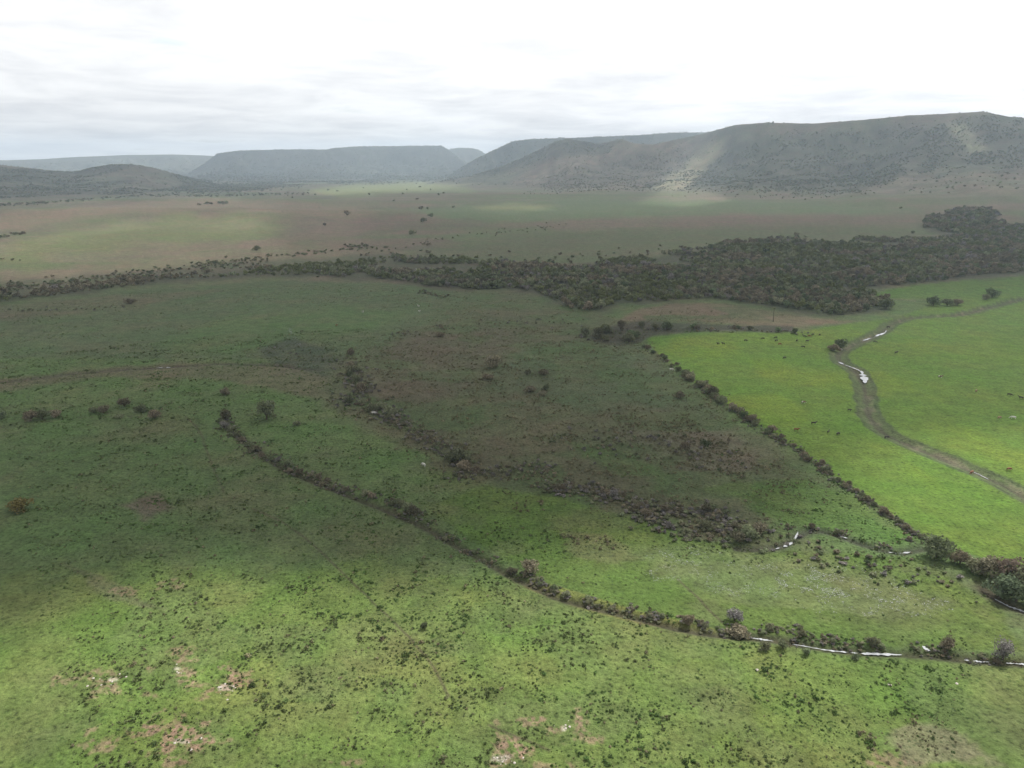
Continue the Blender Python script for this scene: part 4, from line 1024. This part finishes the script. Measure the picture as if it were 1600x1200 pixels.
gn_scatter('marsh_grass', np.c_[x, y, z - 0.03], rng.lognormal(-0.85, 0.35, len(x)).clip(0.2, 1.1), pick, TUFTS, 'coarse clumps of marsh grass over the middle distance', squash=0.8)
print('marsh grass', len(x))
x, y = sector(26000, 180, 460, 30)
z = zt(x, y); tx, ty = project(x, y, z); zz = 0 * x
n1_ = fbm(x / 22, y / 22, 3, 571) - 0.5; n2_ = fbm(x / 22 + 7, y / 22, 3, 572) - 0.5
area = np.maximum.reduce([mask([(940,640),(1060,640),(1130,690),(1240,740),(1180,760),(1060,740),(980,690)], 12, 26, tx, ty, n1_, n2_),
    0.9 * mask([(850,730),(960,735),(1060,770),(1130,800),(1180,830),(1060,838),(960,795),(860,775)], 8, 14, tx, ty, n1_, n2_),
    mask([(878,836),(950,836),(985,862),(925,876),(895,866)], 5, 14, tx, ty, n1_, n2_),
    0.6 * mask([(520,620),(640,660),(760,700),(900,700),(960,730),(840,760),(740,750),(640,710)], 14, 24, tx, ty, n1_, n2_),
    0.35 * mask([(560,560),(760,540),(900,640),(900,700),(640,650)], 14, 24, tx, ty, n1_, n2_),
    0.8 * mask([(800,790),(850,780),(850,800),(815,800)], 6, 10, tx, ty, n1_, n2_)])
k = rng.random(len(x)) < area * sstep(0.42, 0.56, fbm(x / 8, y / 8, 3, 565))
x, y, z = x[k], y[k], z[k]
gn_scatter('dry_reeds', np.c_[x, y, z - 0.03], rng.uniform(0.35, 1.0, len(x)), rng.integers(7, 11, len(x)), TUFTS, 'brown dry reeds and dead grass in the marsh')
print('reeds', len(x))

# ================================================================== water
wm = bpy.data.materials.new('painted_gleam_water'); wm.use_nodes = True
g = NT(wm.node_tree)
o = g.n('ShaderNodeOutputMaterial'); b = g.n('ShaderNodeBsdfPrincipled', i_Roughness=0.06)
b.inputs['Base Color'].default_value = (0.40, 0.42, 0.44, 1); b.inputs['IOR'].default_value = 1.6; b.inputs['Specular IOR Level'].default_value = 1.0  # pale base colour paints in the bright sky reflection
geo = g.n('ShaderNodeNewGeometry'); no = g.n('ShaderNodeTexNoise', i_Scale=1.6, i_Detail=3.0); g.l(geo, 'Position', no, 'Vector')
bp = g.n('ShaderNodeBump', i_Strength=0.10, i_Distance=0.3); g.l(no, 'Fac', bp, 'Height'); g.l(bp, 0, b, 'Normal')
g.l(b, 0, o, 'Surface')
def ribbon(pts, widths, level, label, name='stream_water', wob=0.7):
    q = smooth_line(pts, 1.5)
    x_, y_ = flat_xy(q[:, 0], q[:, 1], -0.5)
    x_ = x_ + 1.6 * (vnoise(x_ / 14, y_ / 14, 60) - 0.5); y_ = y_ + 1.6 * (vnoise(x_ / 14 + 9, y_ / 14, 61) - 0.5)
    t = np.linspace(0, 1, len(x_)); wd = np.interp(t, np.linspace(0, 1, len(widths)), widths)
    tx_, ty_ = np.gradient(x_), np.gradient(y_); L = np.hypot(tx_, ty_) + 1e-6
    nx, ny = -ty_ / L, tx_ / L
    zc_ = zt(x_, y_); lev = np.convolve(np.pad(zc_, 4, 'edge'), np.ones(9) / 9, 'valid') + level
    w1r = wd * (1 + wob * (fbm(t * 30, t * 0 + 3, 3, 600) - 0.45) * 4); w2r = wd * (1 + wob * (fbm(t * 30, t * 0 + 9, 3, 604) - 0.45) * 4)
    end = np.clip(np.minimum(t, 1 - t) * 14, 0.02, 1) ** 0.5
    al = np.r_[0, np.cumsum(np.hypot(np.diff(x_), np.diff(y_)))]
    end = end * np.clip((fbm(al / 2.2 + len(x_), al * 0 + 2.5, 3, 608) - 0.36) * 7, 0.03, 1.25)
    a = np.c_[x_ + nx * w1r * end, y_ + ny * w1r * end, lev]; b_ = np.c_[x_ - nx * w2r * end, y_ - ny * w2r * end, lev]
    V_ = np.vstack([a, b_]); n = len(x_); i = np.arange(n - 1)
    F_ = np.stack([i, i + 1, i + 1 + n, i + n], 1)
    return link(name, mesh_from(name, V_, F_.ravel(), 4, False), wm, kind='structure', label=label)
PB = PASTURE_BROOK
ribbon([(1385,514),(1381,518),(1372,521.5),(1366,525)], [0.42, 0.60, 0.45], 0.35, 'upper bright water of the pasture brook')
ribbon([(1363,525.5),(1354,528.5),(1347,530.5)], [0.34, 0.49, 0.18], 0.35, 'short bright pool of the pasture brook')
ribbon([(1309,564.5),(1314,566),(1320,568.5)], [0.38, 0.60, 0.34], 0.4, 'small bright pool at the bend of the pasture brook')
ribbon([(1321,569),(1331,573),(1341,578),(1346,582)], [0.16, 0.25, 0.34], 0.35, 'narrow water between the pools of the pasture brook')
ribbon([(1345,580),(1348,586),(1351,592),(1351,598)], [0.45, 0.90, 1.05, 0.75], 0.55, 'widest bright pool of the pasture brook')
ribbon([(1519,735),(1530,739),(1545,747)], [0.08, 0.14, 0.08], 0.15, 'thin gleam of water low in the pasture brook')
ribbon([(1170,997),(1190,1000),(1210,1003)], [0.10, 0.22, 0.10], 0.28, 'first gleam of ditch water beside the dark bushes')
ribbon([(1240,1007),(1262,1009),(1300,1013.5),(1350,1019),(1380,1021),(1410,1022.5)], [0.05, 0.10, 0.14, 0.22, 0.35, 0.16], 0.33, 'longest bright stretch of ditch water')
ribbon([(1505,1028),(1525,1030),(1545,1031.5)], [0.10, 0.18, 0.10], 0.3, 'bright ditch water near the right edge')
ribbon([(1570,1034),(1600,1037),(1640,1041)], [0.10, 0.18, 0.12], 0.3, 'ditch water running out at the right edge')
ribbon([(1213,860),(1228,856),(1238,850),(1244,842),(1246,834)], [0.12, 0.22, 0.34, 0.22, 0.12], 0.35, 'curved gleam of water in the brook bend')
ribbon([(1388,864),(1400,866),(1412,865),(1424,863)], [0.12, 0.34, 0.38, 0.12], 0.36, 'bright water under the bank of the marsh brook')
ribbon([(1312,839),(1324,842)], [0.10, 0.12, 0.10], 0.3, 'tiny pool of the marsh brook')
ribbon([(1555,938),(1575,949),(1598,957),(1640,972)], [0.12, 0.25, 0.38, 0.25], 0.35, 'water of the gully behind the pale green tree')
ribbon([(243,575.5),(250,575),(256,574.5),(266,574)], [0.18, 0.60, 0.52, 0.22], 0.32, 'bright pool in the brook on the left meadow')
# side trickle joining the ditch
def flat_patch(name, poly_px, label, lift=0.06, kind='structure', mat=None):
    p = np.array(poly_px, float); x_, y_, z_ = P(p[:, 0], p[:, 1])
    z_ = np.full(len(x_), float(np.mean(z_))) + lift
    me = bpy.data.meshes.new(name); me.from_pydata([tuple(map(float, q)) for q in zip(x_, y_, z_)], [], [tuple(range(len(p)))])
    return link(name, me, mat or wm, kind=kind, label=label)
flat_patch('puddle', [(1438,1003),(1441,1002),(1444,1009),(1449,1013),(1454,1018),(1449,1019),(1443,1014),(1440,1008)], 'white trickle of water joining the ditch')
x0_, y0_, z0_ = P(np.array(673.), np.array(286.5))
aa = np.linspace(0, 2 * np.pi, 28, endpoint=False)
pr = 1 + 0.25 * (fbm(np.cos(aa) * 2 + 5, np.sin(aa) * 2 + 5, 2, 620) - 0.5)
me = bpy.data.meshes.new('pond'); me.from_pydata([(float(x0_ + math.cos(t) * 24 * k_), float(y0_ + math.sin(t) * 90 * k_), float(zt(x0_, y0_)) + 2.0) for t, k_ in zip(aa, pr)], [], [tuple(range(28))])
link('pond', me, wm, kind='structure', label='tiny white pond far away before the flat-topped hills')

# flakes of water between the meadow grass, their gleam painted pale
def glints(name, cands, label, dens, s_lo, s_hi, seed):
    x_, y_ = cands
    n = len(x_); m_ = 7
    rg = np.random.default_rng(seed)
    t = np.linspace(0, 2 * np.pi, m_, endpoint=False)[None, :] + rg.uniform(-0.3, 0.3, (n, m_))
    s_ = rg.uniform(s_lo, s_hi, (n, 1)); e_l = rg.uniform(0.4, 1.0, (n, 1)); ro = rg.uniform(0, np.pi, (n, 1))
    r_ = s_ * rg.uniform(0.55, 1.1, (n, m_))
    u_, v_ = r_ * np.cos(t), r_ * np.sin(t) * e_l
    X = x_[:, None] + u_ * np.cos(ro) - v_ * np.sin(ro); Y = y_[:, None] + u_ * np.sin(ro) + v_ * np.cos(ro)
    Z = np.repeat((np.maximum.reduce([zt(X[:, q], Y[:, q]) for q in range(m_)]) + 0.10)[:, None], m_, 1)
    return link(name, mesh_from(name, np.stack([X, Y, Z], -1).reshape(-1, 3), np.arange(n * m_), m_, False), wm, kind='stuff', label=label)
x, y = sector(200000, 165, 260, 36)
z = zt(x, y); tx, ty = project(x, y, z)
n1_ = fbm(x / 9, y / 9, 3, 630) - 0.5; n2_ = fbm(x / 9 + 7, y / 9, 3, 634) - 0.5
wet = np.maximum.reduce([0.30 * mask([(1000,870),(1090,852),(1230,890),(1330,880),(1480,945),(1440,965),(1260,950),(1120,925),(1020,905)], 14, 30, tx, ty, n1_, n2_),
    1.0 * mask([(1200,900),(1240,895),(1290,885),(1310,892),(1290,905),(1360,925),(1440,935),(1400,945),(1280,925),(1220,918)], 6, 14, tx, ty, n1_, n2_),
    1.0 * mask([(1280,888),(1312,886),(1308,894),(1285,896)], 2, 6, tx, ty, n1_, n2_),
    0.9 * mask([(1470,952),(1490,952),(1488,957),(1472,956)], 2, 3, tx, ty, n1_, n2_),
    0.7 * mask([(1388,918),(1400,910),(1396,928),(1386,930)], 2, 5, tx, ty, n1_, n2_),
    0.8 * mask([(1300,955),(1385,955),(1380,963),(1320,962)], 3, 8, tx, ty, n1_, n2_)])
k = rng.random(len(x)) < wet * sstep(0.46, 0.60, fbm(x / 2.6, y / 2.6, 3, 640)) * 1.3
glints('meadow_water', (x[k], y[k]), 'painted white glints of shallow water between the grass of the wet meadow', 1, 0.035, 0.15, 5)
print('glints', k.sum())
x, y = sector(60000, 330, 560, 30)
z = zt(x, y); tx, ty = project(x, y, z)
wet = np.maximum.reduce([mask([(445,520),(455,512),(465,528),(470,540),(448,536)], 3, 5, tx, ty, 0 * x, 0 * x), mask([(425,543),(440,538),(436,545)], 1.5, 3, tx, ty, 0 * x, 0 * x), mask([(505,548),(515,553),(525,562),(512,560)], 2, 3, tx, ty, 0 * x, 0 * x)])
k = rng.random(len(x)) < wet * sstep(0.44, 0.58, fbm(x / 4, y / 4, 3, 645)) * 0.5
glints('pool_glints', (x[k], y[k]), 'painted white glints of water in the reedy pool on the left meadow', 1, 0.15, 0.5, 6)

# ================================================================== stones on the bare places
ROCKM = plain_mat('pale_stone', (0.46, 0.42, 0.38), 0.9, 3.0, 0.35)
def rock_mesh(seed):
    import bmesh
    bm = bmesh.new(); bmesh.ops.create_icosphere(bm, subdivisions=2, radius=1.0)
    rg = random.Random(seed); o1 = rg.random() * 50
    for v_ in bm.verts:
        c = v_.co; n_ = float(fbm(np.array(c.x * 1.1 + o1), np.array(c.y * 1.1 + c.z * 1.7), 3, 700)) - 0.5
        v_.co = Vector((c.x * 1.15, c.y * 0.9, c.z * 0.5)) * (1 + 0.9 * n_)
    me_ = bpy.data.meshes.new('stone'); bm.to_mesh(me_); bm.free(); me_.materials.append(ROCKM); return me_
RK = [rock_mesh(k) for k in range(4)]
for cx_, cy_, n_, sx, sy, sz_, where in [(785,1186,16,13,5,0.36,'the bare patch at the bottom edge'),(353,1073,12,9,6,0.30,'the whitish bare patch on the sunlit slope'),(172,1062,14,14,5,0.30,'the largest red bare patch at the left'),(285,1158,10,12,4,0.28,'the bare patch at the lower left'),(876,1137,5,12,6,0.26,'the small bare patch right of the trail end'),(276,1045,6,7,4,0.24,'the small bare patch above the left slope'),(1111,986,6,4,2,0.32,'the bank at the left end of the ditch water'),(1183,1047,1,1,1,0.35,'the grass below the dark ditch bushes'),(1390,1070,1,1,1,0.4,'the rough grass below the ditch water'),(1495,1068,1,1,1,0.3,'the rough grass near the right edge below the ditch'),(272,915,5,14,3,0.22,'the bare patch at the shade edge')]:
    for q in range(n_):
        a_, b_ = cx_ + random.gauss(0, sx) * (n_ > 1), cy_ + random.gauss(0, sy) * (n_ > 1)
        x_, y_, z_ = P(np.array(a_), np.array(b_)); s_ = sz_ * 0.75 * random.choice([0.35, 0.5, 0.5, 0.8, 1.2]) * random.uniform(0.7, 1.1) if n_ > 1 else sz_
        o_ = bpy.data.objects.new('stone', random.choice(RK)); COL.objects.link(o_)
        o_.location = (float(x_), float(y_), float(z_) + 0.05 * s_); o_.rotation_euler = (0, 0, random.uniform(0, 6.28)); o_.scale = (s_, s_, s_ * 0.7)
        o_['label'] = 'pale flat stone on ' + where if n_ > 1 else 'single pale stone on ' + where; o_['category'] = 'stone'
        if n_ > 1: o_['group'] = 'pale stones on ' + where

# ================================================================== cattle
def skin_mesh(name, V_, E_, R_, mat):
    me_ = bpy.data.meshes.new(name); me_.from_pydata(V_, E_, [])
    ob = bpy.data.objects.new(name + '_tmp', me_); COL.objects.link(ob)
    sk = ob.modifiers.new('s', 'SKIN'); sk.use_smooth_shade = True
    for i_k, r in enumerate(R_):
        me_.skin_vertices[0].data[i_k].radius = r if isinstance(r, tuple) else (r, r)
    me_.skin_vertices[0].data[0].use_root = True
    ss = ob.modifiers.new('u', 'SUBSURF'); ss.levels = 1
    dg = bpy.context.evaluated_depsgraph_get(); dg.update()
    out_ = bpy.data.meshes.new_from_object(ob.evaluated_get(dg)); out_.name = name
    bpy.data.objects.remove(ob)
    out_.materials.clear(); out_.materials.append(mat)
    for p_ in out_.polygons: p_.use_smooth = True
    return out_
def coat(name, c1, c2=None, thr=0.5):
    m = bpy.data.materials.new(name); m.use_nodes = True
    g = NT(m.node_tree); o_ = g.n('ShaderNodeOutputMaterial'); b_ = g.n('ShaderNodeBsdfPrincipled', i_Roughness=0.8)
    tcx = g.n('ShaderNodeTexCoord'); no_ = g.n('ShaderNodeTexNoise', i_Scale=1.3, i_Detail=1.0); g.l(tcx, 'Object', no_, 'Vector')
    r_ = g.ramp((no_, 'Fac'), [(thr - 0.02, c1), (thr + 0.02, c2 or tuple(k * 1.2 for k in c1))]); g.l(*r_, b_, 'Base Color'); g.l(b_, 0, o_, 'Surface'); return m
COATS = {'dark': coat('dark_brown_coat', (0.030, 0.022, 0.018)), 'red': coat('red_brown_coat', (0.17, 0.065, 0.030)), 'white': coat('white_coat', (0.55, 0.53, 0.50)),
         'pied': coat('brown_and_white_coat', (0.11, 0.05, 0.03), (0.66, 0.62, 0.57), 0.53), 'tan': coat('tan_coat', (0.26, 0.17, 0.10))}
HORN = plain_mat('horn', (0.5, 0.45, 0.36))
def cow_parts(grazing):
    hz, hx = (0.42, 1.45) if grazing else (1.5, 1.35)
    V_ = [(-0.72, 0, 1.12), (-0.2, 0, 1.02), (0.35, 0, 1.04), (0.70, 0, 1.14),                         # 0-3 trunk
          (1.02, 0, 0.98 if grazing else 1.33), (hx - 0.12, 0, hz + 0.16), (hx + 0.28, 0, hz - (0.16 if grazing else 0.10)),   # 4-6 neck, head, muzzle
          (-0.68, 0.24, 0.78), (-0.78, 0.25, 0.42), (-0.70, 0.25, 0.0), (-0.68, -0.24, 0.78), (-0.78, -0.25, 0.42), (-0.70, -0.25, 0.0),
          (0.62, 0.22, 0.70), (0.60, 0.22, 0.38), (0.63, 0.22, 0.0), (0.62, -0.22, 0.70), (0.60, -0.22, 0.38), (0.63, -0.22, 0.0),
          (-0.97, 0, 1.22), (-1.06, 0, 0.80), (-1.04, 0, 0.48)]
    E_ = [(0,1),(1,2),(2,3),(3,4),(4,5),(5,6),(0,7),(7,8),(8,9),(0,10),(10,11),(11,12),(3,13),(13,14),(14,15),(3,16),(16,17),(17,18),(0,19),(19,20),(20,21)]
    R_ = [(.32,.33),(.38,.40),(.37,.38),(.30,.34),(.17,.22),(.15,.17),(.09,.10),(.17,.17),.075,.055,(.17,.17),.075,.055,(.13,.13),.07,.055,(.13,.13),.07,.055,.07,.03,.045]
    body_b = (V_, E_, R_)
    ears = []
    for sgn in (1, -1):
        v_, f_ = tube([(hx - 0.14, 0.10 * sgn, hz + 0.26), (hx - 0.16, 0.24 * sgn, hz + 0.30), (hx - 0.12, 0.30 * sgn, hz + 0.42)], [0.035, 0.028, 0.010], 6)
        h_ = bpy.data.meshes.new('horn'); h_.from_pydata([tuple(q) for q in v_], [], f_); h_.materials.append(HORN)
        v_, f_ = tube([(hx - 0.20, 0.12 * sgn, hz + 0.20), (hx - 0.22, 0.24 * sgn, hz + 0.20), (hx - 0.22, 0.33 * sgn, hz + 0.16)], [0.03, 0.06, 0.015], 6)
        e2 = bpy.data.meshes.new('ear'); e2.from_pydata([tuple(q) for q in v_], [], f_)
        ears += [('horn', h_), ('ear', e2)]
    return body_b, ears
COWM = {}
for gz_ in (True, False):
    bb, ears = cow_parts(gz_)
    base = skin_mesh('body', *bb, COATS['dark'])
    for cn, cmz in COATS.items():
        bm_ = base.copy(); bm_.materials.clear(); bm_.materials.append(cmz)
        es = []
        for nm_, me_ in ears:
            if nm_ == 'ear': me_ = me_.copy(); me_.materials.clear(); me_.materials.append(cmz)
            es.append((nm_, me_))
        COWM[(gz_, cn)] = (bm_, es)
COWS = [(1165,532,'dark','dark cow furthest left by the upper pasture edge'),(1192,529,'dark','dark cow below the right end of the low tree row'),(1212,527.5,'dark','upper dark cow of the pair below the tree row end'),(1213,532,'dark','lower dark cow of the pair below the tree row end'),
 (1218,537.5,'red','brown cow alone just below the dark pair'),(1245,532,'dark','dark cow midway along the upper herd'),(1257.5,525.5,'dark','leftmost dark cow of the tight upper group'),(1264,525,'red','brown cow second in the tight upper group'),(1270,522.5,'dark','topmost dark cow of the tight upper group'),
 (1261,533,'dark','dark cow just under the tight upper group'),(1280.5,523,'dark','dark cow nearest the brook in the upper herd'),(1255,542,'dark','dark cow lowest in the upper herd'),(1122,537,'dark','left cow of the dark pair near the pasture corner'),(1130,537,'dark','right cow of the dark pair near the pasture corner'),(1226,559,'dark','dark cow alone in the middle of the upper pasture'),
 (1388,511,'dark','dark cow on the far side of the brook above the upper water'),(1367,534,'dark','dark cow just below the upper bright brook water'),(1400,551,'dark','dark cow alone on the right pasture above the pale one'),(1313.5,546.5,'white','white cow under the brook bend trees'),
 (1255,629,'pied','brown and white cow grazing left of the brook'),(1271,662,'dark','dark cow right above the red-brown cow'),(1244,672,'red','red-brown cow close to the pasture hedge'),(1294,675,'dark','small dark cow left of the lowest dark one'),(1309,678.5,'dark','dark cow lying lowest of the group left of the brook'),(1327,641,'dark','small dark calf nearest the dry brook bed'),
 (1469,589,'pied','brown and white cow alone on the right pasture'),(1525,611,'tan','tan cow facing away on the right pasture'),(1577,617,'dark','left dark cow of the pair at the right edge'),(1595,622,'dark','right dark cow of the pair at the right edge'),(1561,653,'tan','tan cow left of the white one at the right edge'),(1583,653,'white','white cow near the right edge of the pasture'),
 (1576,734,'red','red-brown cow at the right edge below the brook'),(1518,739,'red','red-brown cow standing on the brook bank'),(1385,684,'dark','dark cow on the muddy brook bank'),(654,478,'white','upper white cow of the pair on the upper left meadow'),(655,486,'white','lower white cow of the pair on the upper left meadow'),(567,487,'white','white cow alone left on the upper left meadow'),(526,508,'tan','pale tan cow on the left meadow above the reedy pool'),
 (584,646,'white','white cow beside the willow row'),(662,727,'white','white cow on the shaded green below the willow row'),(1049,577.5,'white','white cow against the top of the pasture hedge'),(703,404,'dark','tiny dark cow on the plain behind the wood')]
for k, (px_, py_, cn, lab) in enumerate(COWS):
    x_, y_, z_ = P(np.array(px_), np.array(py_ + 1.5)); gr_ = random.random() < 0.7
    s_ = 0.92 if 'calf' not in lab and 'small' not in lab else 0.75
    e_ = empty('cow', x_, y_, z_, random.choice([0, math.pi]) + random.uniform(-0.9, 0.9), s_, lab, 'cow', 'cattle grazing on the pastures')
    bm_, es = COWM[(gr_, cn)]
    link('body', bm_, parent=e_)
    for nm_, me_ in es: link(nm_, me_, parent=e_)
